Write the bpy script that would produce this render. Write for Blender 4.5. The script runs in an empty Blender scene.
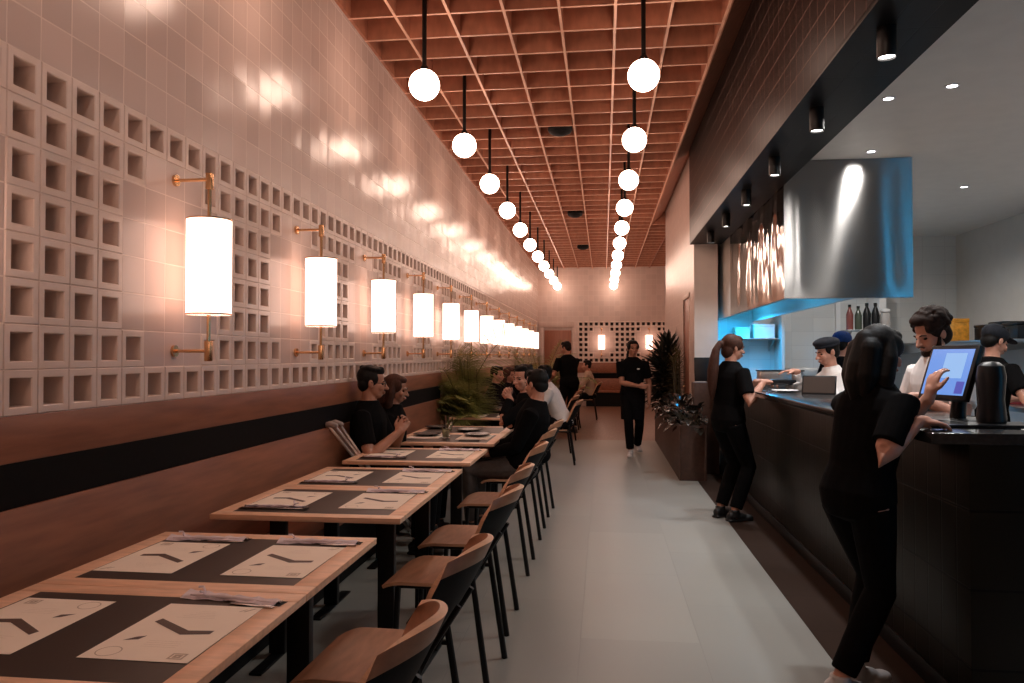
import bpy, bmesh, math, random
from mathutils import Vector as V, Matrix
from math import sin, cos, pi, radians as R
random.seed(7)
sc = bpy.context.scene
col = sc.collection
S = 0.1507            # block / tile module of the room
WX = -1.91            # tiled wall plane

# ---------------------------------------------------------------- materials
def lin(r, g, b):
    f = lambda c: c/12.92 if c <= .04045 else ((c+.055)/1.055)**2.4
    return (f(r/255), f(g/255), f(b/255), 1)
def newmat(name):
    m = bpy.data.materials.new(name); m.use_nodes = True
    nt = m.node_tree; nt.nodes.clear()
    o = nt.nodes.new('ShaderNodeOutputMaterial'); b = nt.nodes.new('ShaderNodeBsdfPrincipled')
    nt.links.new(b.outputs[0], o.inputs[0])
    return m, nt, b
def mul(c, k): return tuple(min(1, x*k) for x in c[:3])+(1,)
def pmat(name, c, rough=.5, metal=0, var=.12, ns=6, stretch=(1, 1, 1), bump=0, bs=60, spec=.5, coat=0, bstretch=None, dist=.002):
    m, nt, b = newmat(name); N = nt.nodes.new; L = nt.links.new
    tc = N('ShaderNodeTexCoord'); mp = N('ShaderNodeMapping'); mp.inputs['Scale'].default_value = stretch
    L(tc.outputs['Object'], mp.inputs[0])
    nz = N('ShaderNodeTexNoise'); nz.inputs['Scale'].default_value = ns; nz.inputs['Detail'].default_value = 5
    L(mp.outputs[0], nz.inputs['Vector'])
    rp = N('ShaderNodeValToRGB'); e = rp.color_ramp.elements
    e[0].position = .3; e[1].position = .7; e[0].color = mul(c, 1-var); e[1].color = mul(c, 1+var)
    L(nz.outputs['Fac'], rp.inputs[0]); L(rp.outputs[0], b.inputs['Base Color'])
    b.inputs['Roughness'].default_value = rough; b.inputs['Metallic'].default_value = metal
    b.inputs['Specular IOR Level'].default_value = spec; b.inputs['Coat Weight'].default_value = coat
    if bump:
        n2 = N('ShaderNodeTexNoise'); n2.inputs['Scale'].default_value = bs; n2.inputs['Detail'].default_value = 3
        mp2 = N('ShaderNodeMapping'); mp2.inputs['Scale'].default_value = bstretch or stretch
        L(tc.outputs['Object'], mp2.inputs[0]); L(mp2.outputs[0], n2.inputs['Vector'])
        bp = N('ShaderNodeBump'); bp.inputs['Strength'].default_value = bump; bp.inputs['Distance'].default_value = dist
        L(n2.outputs['Fac'], bp.inputs['Height']); L(bp.outputs[0], b.inputs['Normal'])
    return m
def tile(name, c, grout, tw, th, plane='yz', off=(0, 0), rough=.2, gap=.0025, wav=.15, var=.05, offset=0, wdist=.004, wscale=3.5, wst=(1, 1, 1), spec=.5, tilt=0):
    m, nt, b = newmat(name); N = nt.nodes.new; L = nt.links.new
    tc = N('ShaderNodeTexCoord'); sp = N('ShaderNodeSeparateXYZ'); cb = N('ShaderNodeCombineXYZ')
    L(tc.outputs['Object'], sp.inputs[0])
    for k, ax in enumerate(plane):
        ad = N('ShaderNodeMath'); ad.operation = 'SUBTRACT'; ad.inputs[1].default_value = off[k]-50*(tw, th)[k]
        L(sp.outputs['xyz'.index(ax)], ad.inputs[0]); L(ad.outputs[0], cb.inputs[k])
    br = N('ShaderNodeTexBrick'); br.offset = offset; br.squash = 1
    br.inputs['Scale'].default_value = 1; br.inputs['Brick Width'].default_value = tw; br.inputs['Row Height'].default_value = th
    br.inputs['Mortar Size'].default_value = gap; br.inputs['Mortar Smooth'].default_value = .3
    br.inputs['Color1'].default_value = mul(c, 1-var); br.inputs['Color2'].default_value = mul(c, 1+var); br.inputs['Mortar'].default_value = grout
    L(cb.outputs[0], br.inputs['Vector']); L(br.outputs['Color'], b.inputs['Base Color'])
    fl = N('ShaderNodeVectorMath'); fl.operation = 'DIVIDE'; fl.inputs[1].default_value = (tw, th, 1); L(cb.outputs[0], fl.inputs[0])
    fr = N('ShaderNodeVectorMath'); fr.operation = 'FLOOR'; L(fl.outputs[0], fr.inputs[0])
    wn = N('ShaderNodeTexWhiteNoise'); wn.noise_dimensions = '3D'; L(fr.outputs[0], wn.inputs['Vector'])
    sb = N('ShaderNodeVectorMath'); sb.operation = 'SUBTRACT'; sb.inputs[1].default_value = (.5, .5, .5); L(wn.outputs['Color'], sb.inputs[0])
    sl = N('ShaderNodeVectorMath'); sl.operation = 'SCALE'; sl.inputs['Scale'].default_value = tilt; L(sb.outputs[0], sl.inputs[0])
    ge = N('ShaderNodeNewGeometry'); an = N('ShaderNodeVectorMath'); an.operation = 'ADD'; L(ge.outputs['Normal'], an.inputs[0]); L(sl.outputs[0], an.inputs[1])
    nn = N('ShaderNodeVectorMath'); nn.operation = 'NORMALIZE'; L(an.outputs[0], nn.inputs[0])
    iv = N('ShaderNodeMath'); iv.operation = 'SUBTRACT'; iv.inputs[0].default_value = 1; L(br.outputs['Fac'], iv.inputs[1])
    b1 = N('ShaderNodeBump'); b1.inputs['Strength'].default_value = .6; b1.inputs['Distance'].default_value = .002; L(nn.outputs[0], b1.inputs['Normal'])
    L(iv.outputs[0], b1.inputs['Height'])
    nz = N('ShaderNodeTexNoise'); nz.inputs['Scale'].default_value = wscale; nz.inputs['Detail'].default_value = 1.5
    mp = N('ShaderNodeMapping'); mp.inputs['Scale'].default_value = wst
    L(tc.outputs['Object'], mp.inputs[0]); L(mp.outputs[0], nz.inputs['Vector'])
    b2 = N('ShaderNodeBump'); b2.inputs['Strength'].default_value = wav; b2.inputs['Distance'].default_value = wdist*10
    L(nz.outputs['Fac'], b2.inputs['Height']); L(b1.outputs[0], b2.inputs['Normal']); L(b2.outputs[0], b.inputs['Normal'])
    b.inputs['Roughness'].default_value = rough; b.inputs['Specular IOR Level'].default_value = spec
    return m
def emat(name, c, s, base=(.8, .8, .8, 1)):
    m, nt, b = newmat(name)
    b.inputs['Base Color'].default_value = base; b.inputs['Emission Color'].default_value = c; b.inputs['Emission Strength'].default_value = s
    b.inputs['Roughness'].default_value = .5
    return m
def glassmat(name, c=(1, 1, 1, 1), rough=.02):
    m, nt, b = newmat(name)
    b.inputs['Base Color'].default_value = c; b.inputs['Transmission Weight'].default_value = 1; b.inputs['Roughness'].default_value = rough; b.inputs['IOR'].default_value = 1.45
    return m

CREAM = (.63, .485, .425, 1)
M = {}
M['tile'] = tile('cream_glazed_tile', CREAM, (.80, .65, .57, 1), S, S, 'yz', (2.3-S/2, 1.254), rough=.25, gap=.0036, tilt=.045, wav=.14, wscale=5, wst=(1, 1.0, .5), var=.07)
M['block'] = pmat('cream_block', (.76, .61, .53, 1), .32, var=.05, ns=9)
M['cavity_shade'] = pmat('hollow_block_shade', (.045, .03, .025, 1), .9)  # dark hole backing, the shade of the open blocks put into its colour
M['tile_far'] = tile('cream_tile_far', CREAM, (.74, .63, .56, 1), S, S, 'xz', (-.734, 1.254), rough=.25, wav=.08)
M['tile_right'] = tile('cream_tile_right', CREAM, (.74, .63, .56, 1), S, S, 'yz', (0, 0), rough=.3, wav=.08)
M['wood_wall'] = pmat('bench_wood', (.29, .108, .056, 1), .42, var=.22, ns=3, stretch=(6, 1, 9), bump=.05, bs=30)
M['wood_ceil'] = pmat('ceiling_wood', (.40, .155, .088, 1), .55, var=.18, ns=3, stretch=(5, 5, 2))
M['wood_slat_lit'] = pmat('ceiling_slat_lit_edge', (.80, .47, .33, 1), .5, var=.1, ns=3)  # paler slat undersides, with the pendants' light from below put into the colour
M['wood_table'] = pmat('table_oak', (.82, .50, .325, 1), .38, var=.14, ns=3, stretch=(3, 14, 14), bump=.04)
M['wood_chair'] = pmat('chair_ply', (.40, .19, .105, 1), .40, var=.16, ns=3, stretch=(3, 12, 12), bump=.04)
M['wood_edge'] = pmat('chair_ply_edge', (.62, .36, .22, 1), .45, var=.12, ns=20, stretch=(1, 1, 12))
M['wood_floor'] = pmat('wood_floor', (.22, .12, .075, 1), .35, var=.2, ns=3, stretch=(10, 1, 1))
M['inset'] = pmat('table_inset', (.045, .029, .022, 1), .4, var=.08, spec=.3)
M['black'] = pmat('black_metal', (.006, .006, .0065, 1), .4, var=.1, ns=20, spec=.3)
M['black_matte'] = pmat('black_matte', (.006, .0055, .0055, 1), .65, var=.1, ns=20, spec=.2)
M['uphol'] = pmat('black_upholstery', (.005, .004, .004, 1), .7, var=.15, ns=30, bump=.1, spec=.1)
M['dark_tile'] = tile('bulkhead_tile', (.013, .0072, .006, 1), (.15, .085, .066, 1), .15, .15, 'yz', (0, 2.95), rough=.38, gap=.004, wav=.06, var=.15, spec=.16)
M['soffit'] = tile('soffit_tile', (.005, .0045, .0045, 1), (.002, .002, .002, 1), .30, .14, 'yx', (0, 1.14), rough=.4, gap=.004, wav=.05, spec=.2)
M['counter_tile'] = tile('counter_tile', (.012, .011, .008, 1), (.003, .003, .003, 1), .14, .31, 'yz', (3.2, .22), rough=.35, gap=.006, wav=.06, var=.15, spec=.15)
M['counter_top'] = pmat('counter_top_stone', (.022, .022, .023, 1), .18, var=.3, ns=40)
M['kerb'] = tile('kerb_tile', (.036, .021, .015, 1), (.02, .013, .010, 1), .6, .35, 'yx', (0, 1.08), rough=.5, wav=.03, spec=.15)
M['floor'] = tile('grey_floor_tile', (.30, .30, .272, 1), (.272, .272, .25, 1), 1.2, .60, 'yx', (.35, -.72), rough=.42, gap=.002, wav=.03, var=.045, offset=.5)
M['kfloor'] = pmat('kitchen_floor', (.42, .40, .38, 1), .5)
M['brass'] = pmat('brass', (.72, .43, .22, 1), .25, metal=1, var=.06)
M['globe'] = emat('globe_glass_lit', (1, .69, .54, 1), 11.0)
M['shade'] = emat('shade_linen_lit', (1, .66, .53, 1), 1.8, (.8, .7, .6, 1))
M['spot_lens'] = emat('spot_lens_lit', (1, .93, .86, 1), 14)
M['can_lens'] = emat('kitchen_lens_lit', (1, .95, 1, 1), 8)
M['steel'] = pmat('hood_steel', (.42, .40, .385, 1), .09, metal=1, var=.04)
def brushed():
    m = pmat('hood_brushed_steel', (.29, .28, .27, 1), .27, metal=1, var=.04)
    nt = m.node_tree; b = next(n for n in nt.nodes if n.type == 'BSDF_PRINCIPLED'); c = nt.nodes.new('ShaderNodeCombineXYZ'); c.inputs[2].default_value = 1
    b.inputs['Anisotropic'].default_value = .97; nt.links.new(c.outputs[0], b.inputs['Tangent']); return m
M['steel_brushed'] = brushed()
M['steel_flat'] = pmat('brushed_steel', (.42, .41, .40, 1), .3, metal=1, var=.06, ns=5, stretch=(1, 1, 12))
M['kpaint'] = pmat('kitchen_paint', (.62, .585, .54, 1), .45, var=.03)
M['kdark'] = pmat('unseen_wall_paint', (.10, .095, .09, 1), .5)
M['kceil'] = pmat('kitchen_ceiling_paint', (.76, .72, .67, 1), .5, var=.03)
M['ktile'] = tile('kitchen_tile', (.70, .69, .66, 1), (.60, .59, .57, 1), .30, .20, 'xz', (1.5, 0), rough=.25, gap=.003, wav=.04)
M['ktile_y'] = tile('kitchen_tile_side', (.55, .54, .52, 1), (.40, .40, .38, 1), .30, .20, 'yz', (0, 0), rough=.25, gap=.003, wav=.04)
M['cyan_lamp'] = emat('cyan_tube_lit', (.03, .50, 1, 1), 8)
M['tube_white'] = emat('white_tube_lit', (1, .96, .9, 1), 4)
M['pillar'] = pmat('pillar_plaster', (.80, .70, .63, 1), .6, var=.04)
M['paper'] = pmat('placemat_paper', (.90, .78, .65, 1), .7, var=.03)
M['ink'] = pmat('placemat_ink', (.095, .055, .042, 1), .6, var=.25, ns=300)
M['ink2'] = pmat('placemat_faint_ink', (.52, .41, .31, 1), .6, var=.1, ns=200)
M['napkin'] = pmat('napkin_paper', (.78, .68, .72, 1), .8, var=.1, ns=40, bump=.2)
M['cut_steel'] = pmat('cutlery_steel', (.5, .48, .47, 1), .2, metal=1)
M['white'] = pmat('white_paper', (.82, .80, .78, 1), .7, var=.03)
M['pink'] = pmat('pink_paper', (.78, .52, .50, 1), .7, var=.03)
M['plate'] = pmat('black_plate', (.012, .012, .014, 1), .22)
M['glass'] = glassmat('drinking_glass')
M['water'] = pmat('drink', (.45, .40, .22, 1), .15, var=.1)
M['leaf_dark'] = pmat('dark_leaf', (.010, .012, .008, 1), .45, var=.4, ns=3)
M['leaf_shiny'] = pmat('shiny_leaf', (.035, .028, .022, 1), .18, var=.4, ns=4)
M['leaf_feather'] = pmat('feathery_leaf', (.10, .085, .03, 1), .5, var=.3, ns=4)
M['stem'] = pmat('plant_stem', (.06, .05, .025, 1), .6)
M['soil'] = pmat('soil', (.02, .013, .009, 1), .9, var=.3, ns=60)
M['planter'] = pmat('planter_wood', (.085, .045, .032, 1), .5, var=.2, ns=3, stretch=(8, 1, 8))
M['door_wood'] = pmat('door_wood', (.34, .13, .075, 1), .4, var=.15, ns=2, stretch=(8, 8, 1))
M['skin'] = pmat('skin', (.52, .25, .17, 1), .48, var=.06, ns=12)
M['skin_tan'] = pmat('skin_tan', (.40, .185, .115, 1), .48, var=.06, ns=12)
M['hair'] = pmat('black_hair', (.006, .005, .0045, 1), .6, var=.3, ns=40, stretch=(3, 3, .5), bump=.5, bs=60, spec=.18)
M['hair_brown'] = pmat('brown_hair', (.055, .022, .014, 1), .6, var=.35, ns=40, stretch=(3, 3, .4), bump=.5, bs=60, spec=.18)
M['hair_curly'] = pmat('curly_hair', (.020, .010, .007, 1), .75, var=.4, ns=60, bump=.6, bs=80, spec=.18)
M['cloth_black'] = pmat('black_cotton', (.0045, .0042, .0045, 1), .9, var=.2, ns=30, bump=.15, bs=8, spec=.06, dist=.02)
M['cloth_dark'] = pmat('dark_denim', (.007, .0062, .007, 1), .9, var=.2, ns=30, spec=.06, bump=.15, bs=8, dist=.02)
M['cloth_grey'] = pmat('grey_trousers', (.085, .075, .07, 1), .85, var=.15, ns=30, spec=.2, bump=.15, bs=8, dist=.02)
M['cloth_white'] = pmat('white_cotton', (.72, .69, .67, 1), .85, var=.05, ns=30, spec=.2, bump=.15, bs=8, dist=.02)
M['cloth_beige'] = pmat('beige_cotton', (.45, .33, .25, 1), .85, var=.05, ns=30, spec=.2)
M['cap_black'] = pmat('black_cap', (.014, .016, .022, 1), .8, var=.2, ns=40, spec=.2)
M['cap_blue'] = pmat('navy_cap', (.010, .035, .14, 1), .8, var=.2, ns=40, spec=.2)
M['shoe_white'] = pmat('white_shoe', (.6, .56, .54, 1), .6, var=.06)
M['shoe_black'] = pmat('black_shoe', (.01, .01, .01, 1), .5)
M['eye'] = pmat('eye_dark', (.012, .008, .006, 1), .15)
M['glasses'] = M['black']
M['lip'] = pmat('lip', (.35, .12, .09, 1), .5)
M['screen'] = None
M['plastic'] = pmat('black_plastic', (.007, .007, .008, 1), .35, var=.1, spec=.3)
M['cardboard'] = pmat('cream_box', (.62, .52, .40, 1), .7)
M['orange'] = pmat('orange_box', (.62, .26, .02, 1), .6, var=.3, ns=25)
M['red'] = pmat('red_box', (.25, .025, .03, 1), .6)
M['bottle_red'] = pmat('red_bottle', (.22, .06, .05, 1), .25)
M['bottle_green'] = pmat('green_bottle', (.06, .075, .05, 1), .25)
M['jar'] = pmat('pale_jar', (.5, .46, .43, 1), .3)
M['grey_tube'] = pmat('aluminium_tube', (.72, .66, .62, 1), .28, metal=.8)
M['grip'] = pmat('grey_grip', (.42, .36, .34, 1), .7)

def leafmat(name, c, var):
    m = pmat(name, c, .45, var=var, ns=3); nt = m.node_tree; b = next(n for n in nt.nodes if n.type == 'BSDF_PRINCIPLED'); o = next(n for n in nt.nodes if n.type == 'OUTPUT_MATERIAL')
    tr = nt.nodes.new('ShaderNodeBsdfTranslucent'); mx = nt.nodes.new('ShaderNodeMixShader'); mx.inputs[0].default_value = .4
    nt.links.new(b.inputs['Base Color'].links[0].from_socket, tr.inputs[0]); nt.links.new(b.outputs[0], mx.inputs[1]); nt.links.new(tr.outputs[0], mx.inputs[2]); nt.links.new(mx.outputs[0], o.inputs[0]); return m
M['leaf'] = leafmat('palm_leaf', (.34, .34, .115, 1), .4)
def screenmat():
    m, nt, b = newmat('screen_lit'); N = nt.nodes.new; L = nt.links.new
    b.inputs['Base Color'].default_value = (.02, .02, .02, 1); b.inputs['Roughness'].default_value = .2
    b.inputs['Emission Color'].default_value = (.12, .27, .68, 1); b.inputs['Emission Strength'].default_value = .6
    return m
M['screen'] = screenmat()
M['screen_pale'] = emat('screen_panel_lit', (.28, .48, .82, 1), .55, (.02, .02, .02, 1))
M['screen_deep'] = emat('screen_icon_lit', (.07, .08, .45, 1), .5, (.02, .02, .02, 1))

# ---------------------------------------------------------------- mesh builder
class MB:
    def __init__(s): s.bm = bmesh.new()
    def _mi(s, f0, mi):
        if mi:
            s.bm.faces.ensure_lookup_table()
            for f in s.bm.faces[f0:]: f.material_index = mi
    def box(s, a, b, bev=0, mi=0, mat=None, seg=2):
        t = bmesh.new(); bmesh.ops.create_cube(t, size=1)
        a = V(a); b = V(b); c = (a+b)/2; d = b-a
        for v in t.verts: v.co = V((v.co.x*d.x, v.co.y*d.y, v.co.z*d.z))+c
        if bev: bmesh.ops.bevel(t, geom=t.edges[:], offset=min(bev, min(abs(x) for x in d)*.49), segments=seg, affect='EDGES', profile=.5)
        s.add(t, mat, mi); return s
    def add(s, t, mat=None, mi=0):
        if mat is not None: bmesh.ops.transform(t, matrix=mat, verts=t.verts[:])
        mp = {}
        for v in t.verts: mp[v] = s.bm.verts.new(v.co)
        for f in t.faces:
            g = s.bm.faces.new([mp[v] for v in f.verts]); g.material_index = mi or f.material_index
        t.free()
    def quad(s, pts, mi=0):
        f = s.bm.faces.new([s.bm.verts.new(p) for p in pts]); f.material_index = mi; return f
    def rings(s, rs, cap=True, mi=0):
        """loft a list of closed rings"""
        vs = [[s.bm.verts.new(p) for p in r] for r in rs]; n = len(vs[0])
        for a, b in zip(vs, vs[1:]):
            for i in range(n):
                s.bm.faces.new((a[i], a[(i+1) % n], b[(i+1) % n], b[i])).material_index = mi
        if cap:
            s.bm.faces.new(vs[0][::-1]).material_index = mi; s.bm.faces.new(vs[-1]).material_index = mi
    def tube(s, pts, r, seg=8, mi=0, cap=True, round_=False):
        pts = [V(p) for p in pts]; n = len(pts)
        rr = [r]*n if isinstance(r, (int, float)) else list(r)
        if round_:
            d0 = (pts[0]-pts[1]).normalized(); d1 = (pts[-1]-pts[-2]).normalized()
            pre = [(pts[0]+d0*rr[0]*sin(a), rr[0]*cos(a)) for a in (1.35, .9, .45)]
            post = [(pts[-1]+d1*rr[-1]*sin(a), rr[-1]*cos(a)) for a in (.45, .9, 1.35)]
            pts = [p for p, _ in pre]+pts+[p for p, _ in post]; rr = [q for _, q in pre]+rr+[q for _, q in post]; n = len(pts)
        rs = []; u = None
        for i in range(n):
            t = (pts[min(i+1, n-1)]-pts[max(i-1, 0)])
            t = t.normalized() if t.length > 1e-9 else V((0, 0, 1))
            if u is None:
                u = t.cross(V((0, 0, 1)) if abs(t.z) < .9 else V((1, 0, 0))).normalized()
            else:
                u = (u-t*u.dot(t)); u = u.normalized() if u.length > 1e-6 else t.orthogonal().normalized()
            w = t.cross(u)
            rs.append([pts[i]+(u*cos(2*pi*k/seg)+w*sin(2*pi*k/seg))*rr[i] for k in range(seg)])
        s.rings(rs, cap, mi); return s
    def lathe(s, prof, c=(0, 0, 0), seg=24, mi=0, axis=None):
        c = V(c); rs = []
        for r, z in prof:
            r = max(r, 1e-4)
            rs.append([V((r*cos(2*pi*k/seg), r*sin(2*pi*k/seg), z)) for k in range(seg)])
        q = Matrix.Identity(3) if axis is None else V((0, 0, 1)).rotation_difference(V(axis)).to_matrix()
        s.rings([[c+q@p for p in r] for r in rs], True, mi); return s
    def ell(s, c, rad, rot=None, u=16, v=10, mi=0):
        t = bmesh.new(); bmesh.ops.create_uvsphere(t, u_segments=u, v_segments=v, radius=1)
        mtx = Matrix.Translation(V(c)) @ ((rot.to_4x4()) if rot is not None else Matrix.Identity(4)) @ Matrix.Diagonal(V((rad[0], rad[1], rad[2], 1)))
        s.add(t, mtx, mi); return s
    def prism(s, pts, z0, z1, mat=None, mi=0, bev=0):
        t = bmesh.new()
        a = [t.verts.new((x, y, z0)) for x, y in pts]; b = [t.verts.new((x, y, z1)) for x, y in pts]; n = len(pts)
        t.faces.new(a[::-1]); t.faces.new(b)
        for i in range(n): t.faces.new((a[i], a[(i+1) % n], b[(i+1) % n], b[i]))
        bmesh.ops.recalc_face_normals(t, faces=t.faces[:])
        if bev: bmesh.ops.bevel(t, geom=t.edges[:], offset=bev, segments=2, affect='EDGES', profile=.5)
        s.add(t, mat, mi); return s
    def build(s, name, mats, parent=None, smooth=35, loc=None, recalc=True):
        if recalc: bmesh.ops.recalc_face_normals(s.bm, faces=s.bm.faces[:])
        me = bpy.data.meshes.new(name); s.bm.to_mesh(me); s.bm.free()
        for m in (mats if isinstance(mats, (list, tuple)) else [mats]): me.materials.append(m)
        if smooth:
            for p in me.polygons: p.use_smooth = True
            me.set_sharp_from_angle(angle=R(smooth))
        o = bpy.data.objects.new(name, me); col.objects.link(o)
        if parent: o.parent = parent
        if loc: o.location = loc
        return o
def tag(o, label, cat, group=None):
    o['label'] = label; o['category'] = cat
    if group: o['group'] = group
    return o
def thing(name, label, cat, loc=(0, 0, 0), rz=0, group=None):
    o = bpy.data.objects.new(name, None); o.empty_display_size = .1; col.objects.link(o)
    o.location = loc; o.rotation_euler = (0, 0, rz)
    return tag(o, label, cat, group)
def struct(o): o['kind'] = 'structure'; return o
KIDS = {}
def kids(o): return [c for c in bpy.data.objects if c.parent == o]
def dup(root, loc, rz=None, label=None, group=None):
    def rec(o, par):
        c = o.copy(); col.objects.link(c); c.parent = par
        for k in kids(o): rec(k, c)
        return c
    r = rec(root, None); r.location = loc
    if rz is not None: r.rotation_euler = (0, 0, rz)
    if label: r['label'] = label
    if group: r['group'] = group
    return r
def rounded(x0, y0, x1, y1, r, n=5):
    P = []
    for cx, cy, a in ((x1-r, y1-r, 0), (x0+r, y1-r, 90), (x0+r, y0+r, 180), (x1-r, y0+r, 270)):
        for k in range(n+1):
            t = R(a+90*k/n); P.append((cx+r*cos(t), cy+r*sin(t)))
    return P
ORD = ['first', 'second', 'third', 'fourth', 'fifth', 'sixth', 'seventh', 'eighth', 'ninth', 'tenth', 'eleventh', 'twelfth', 'thirteenth', 'fourteenth']

# ---------------------------------------------------------------- room shell
YB, YF, CH = -2.4, 22.3, 4.0
C0 = -26                       # block columns behind the first one seen
def slab(name, a, b, m, bev=0): return struct(MB().box(a, b, bev).build(name, m))
def breeze_wall(name, u0, u1, z0, ncol, holes, front, inward, axis, mats, ztop, back=.14, holedepth=.115):
    """a tiled wall whose lower field is made of hollow blocks. u runs along the wall, inward is +1/-1 along the normal"""
    mb = MB()
    def P(u, z, d):   # d = distance proud of the wall plane
        return (front+inward*d, u, z) if axis == 'y' else (u, front+inward*d, z)
    q = lambda *p, mi=0: mb.quad([P(*x) for x in p], mi)
    uend = u0+ncol*S
    zt = z0+8*S
    # plain fields
    if u1[0] < u0: q((u1[0], z0, 0), (u0, z0, 0), (u0, zt, 0), (u1[0], zt, 0))
    if uend < u1[1]: q((uend, z0, 0), (u1[1], z0, 0), (u1[1], zt, 0), (uend, zt, 0))
    q((u1[0], zt, 0), (u1[1], zt, 0), (u1[1], ztop, 0), (u1[0], ztop, 0))
    q((u1[0], 0, 0), (u1[1], 0, 0), (u1[1], z0, 0), (u1[0], z0, 0))
    for c in range(ncol):
        for r in range(8):
            a, b, e, f = u0+c*S, u0+(c+1)*S, z0+r*S, z0+(r+1)*S
            if not holes(c, r):
                q((a, e, 0), (b, e, 0), (b, f, 0), (a, f, 0)); continue
            g, p, bv = .0008, .004, .003
            h = S*.185
            def ring(m_, d): return [P(a+m_, e+m_, d), P(b-m_, e+m_, d), P(b-m_, f-m_, d), P(a+m_, f-m_, d)]
            dp = -(holedepth if (c+C0) % 9 not in (3, 4) else holedepth*.6)
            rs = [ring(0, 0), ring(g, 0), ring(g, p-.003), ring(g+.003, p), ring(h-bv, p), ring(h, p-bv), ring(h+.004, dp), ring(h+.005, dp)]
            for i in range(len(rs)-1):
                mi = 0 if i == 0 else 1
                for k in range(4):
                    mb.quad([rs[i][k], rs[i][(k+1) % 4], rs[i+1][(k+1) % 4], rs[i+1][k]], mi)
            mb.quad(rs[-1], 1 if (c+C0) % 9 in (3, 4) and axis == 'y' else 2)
    # solid behind
    d = -back
    A = [P(u1[0], 0, d), P(u1[1], 0, d), P(u1[1], ztop, d), P(u1[0], ztop, d)]; B = [P(u1[0], 0, 0), P(u1[1], 0, 0), P(u1[1], ztop, 0), P(u1[0], ztop, 0)]
    mb.quad(A)
    for k in range(4): mb.quad([A[k], A[(k+1) % 4], B[(k+1) % 4], B[k]])
    bmesh.ops.remove_doubles(mb.bm, verts=mb.bm.verts[:], dist=1e-5)
    return struct(mb.build(name, mats, smooth=0))
def hole_rule(ph):
    def f(c, r):
        k = (c+ph) % 9          # k 0-3 full, 4 step, 5-7 single, 8 step
        if r in (0, 7): return True
        if k in (4, 8): return r in (1, 6)
        return k <= 3
    return f
breeze_wall('wall_left', 2.3-S/2+C0*S, (YB, YF), 1.254, 157, lambda c, r: hole_rule(0)(c+C0, r), WX, 1, 'y', [M['tile'], M['block'], M['cavity_shade']], CH+.35)
breeze_wall('wall_far', -.734-.0, (WX-.2, 1.9), 1.254, 17, hole_rule(2), YF, -1, 'x', [M['tile_far'], M['block'], M['cavity_shade']], CH+.35)
slab('wall_back', (WX-.2, YB-.12, 0), (5.1, YB, CH+.35), M['kpaint'])
# wood band under the blocks
struct(MB().box((WX, YB, 1.103), (WX+.012, YF, 1.254), .002).build('trim_1', M['wood_wall']))
struct(MB().box((WX, YF-.014, .96), (1.2, YF, 1.254), .002).build('trim_2', M['wood_wall']))
# floor
slab('floor', (WX-.15, YB, -.08), (1.08, 13.27, 0), M['floor'])
slab('floor_wood', (WX-.15, 13.27, -.08), (2.0, YF+.1, 0), M['wood_floor'])
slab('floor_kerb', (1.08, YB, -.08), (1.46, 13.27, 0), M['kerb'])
slab('floor_kitchen', (1.46, YB, -.08), (5.2, 11.6, -.0), M['kfloor'])
# waffle ceiling
mb = MB(); x0 = -1.547; pitch = .41
mb.box((WX-.1, YB, CH+.24), (1.25, YF, CH+.30))
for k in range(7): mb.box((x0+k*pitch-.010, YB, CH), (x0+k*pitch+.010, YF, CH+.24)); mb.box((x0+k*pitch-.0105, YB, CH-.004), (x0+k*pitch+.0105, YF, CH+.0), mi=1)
mb.box((WX, YB, CH-.002), (WX+.022, YF, CH+.24)); mb.box((1.125, YB, CH+.19), (1.14, YF, CH+.24))
ny = int((YF-YB)/pitch)
for k in range(ny+1):
    y = 5.52-.41*19+k*pitch
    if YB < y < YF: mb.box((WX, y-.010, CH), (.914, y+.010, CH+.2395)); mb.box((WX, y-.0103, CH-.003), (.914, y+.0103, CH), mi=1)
struct(mb.build('ceiling', [M['wood_ceil'], M['wood_slat_lit']], smooth=0))
# wood beam along the bulkhead and the dark tiled bulkhead
mb = MB(); mb.prism([(.913, CH-.002), (.935, CH-.002), (1.139, CH+.185), (1.139, CH+.215), (.913, CH+.03)], -14.9, -YB, mat=Matrix(((1, 0, 0, 0), (0, 0, -1, 0), (0, 1, 0, 0), (0, 0, 0, 1))))
struct(mb.build('trim_3', M['wood_ceil'], smooth=0))
slab('bulkhead_wall', (1.14, YB, 2.95), (1.17, 10.3, CH+.3), M['dark_tile'])
slab('soffit_ceiling', (1.14, YB, 2.93), (1.555, 10.3, 2.955), M['soffit'])
slab('soffit_wall', (1.535, YB, 2.93), (1.555, 10.3, 3.16), M['soffit'])
# right hand wall beyond the bar
def holed_wall(name, X0, X1, ya, yb, zt, doors, m):
    mb = MB(); y = ya
    for (a, b, h) in doors:
        mb.box((X0, y, 0), (X1, a, zt)); mb.box((X0, a, h), (X1, b, zt)); y = b
    mb.box((X0, y, 0), (X1, yb, zt))
    return struct(mb.build(name, m, smooth=0))
holed_wall('wall_right', 1.195, 1.36, 10.3, 14.9, CH+.3, [(10.86, 11.66, 2.28)], M['tile_right'])
slab('wall_right_return', (1.36, 14.74, 0), (1.9, 14.9, CH+.3), M['tile_right'])
slab('wall_right_rear', (1.75, 14.9, 0), (1.9, YF, CH+.3), M['tile_right'])
mb = MB(); mb.box((1.139, 14.9, CH+.24), (1.9, YF, CH+.30)); mb.box((1.313, 14.9, CH), (1.333, YF, CH+.24))
for k in range(18):
    y = 5.52+.41*23+k*pitch
    if y < YF: mb.box((.924, y-.010, CH), (1.75, y+.010, CH+.2395)); mb.box((.924, y-.0103, CH-.003), (1.75, y+.0103, CH), mi=1)
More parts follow.
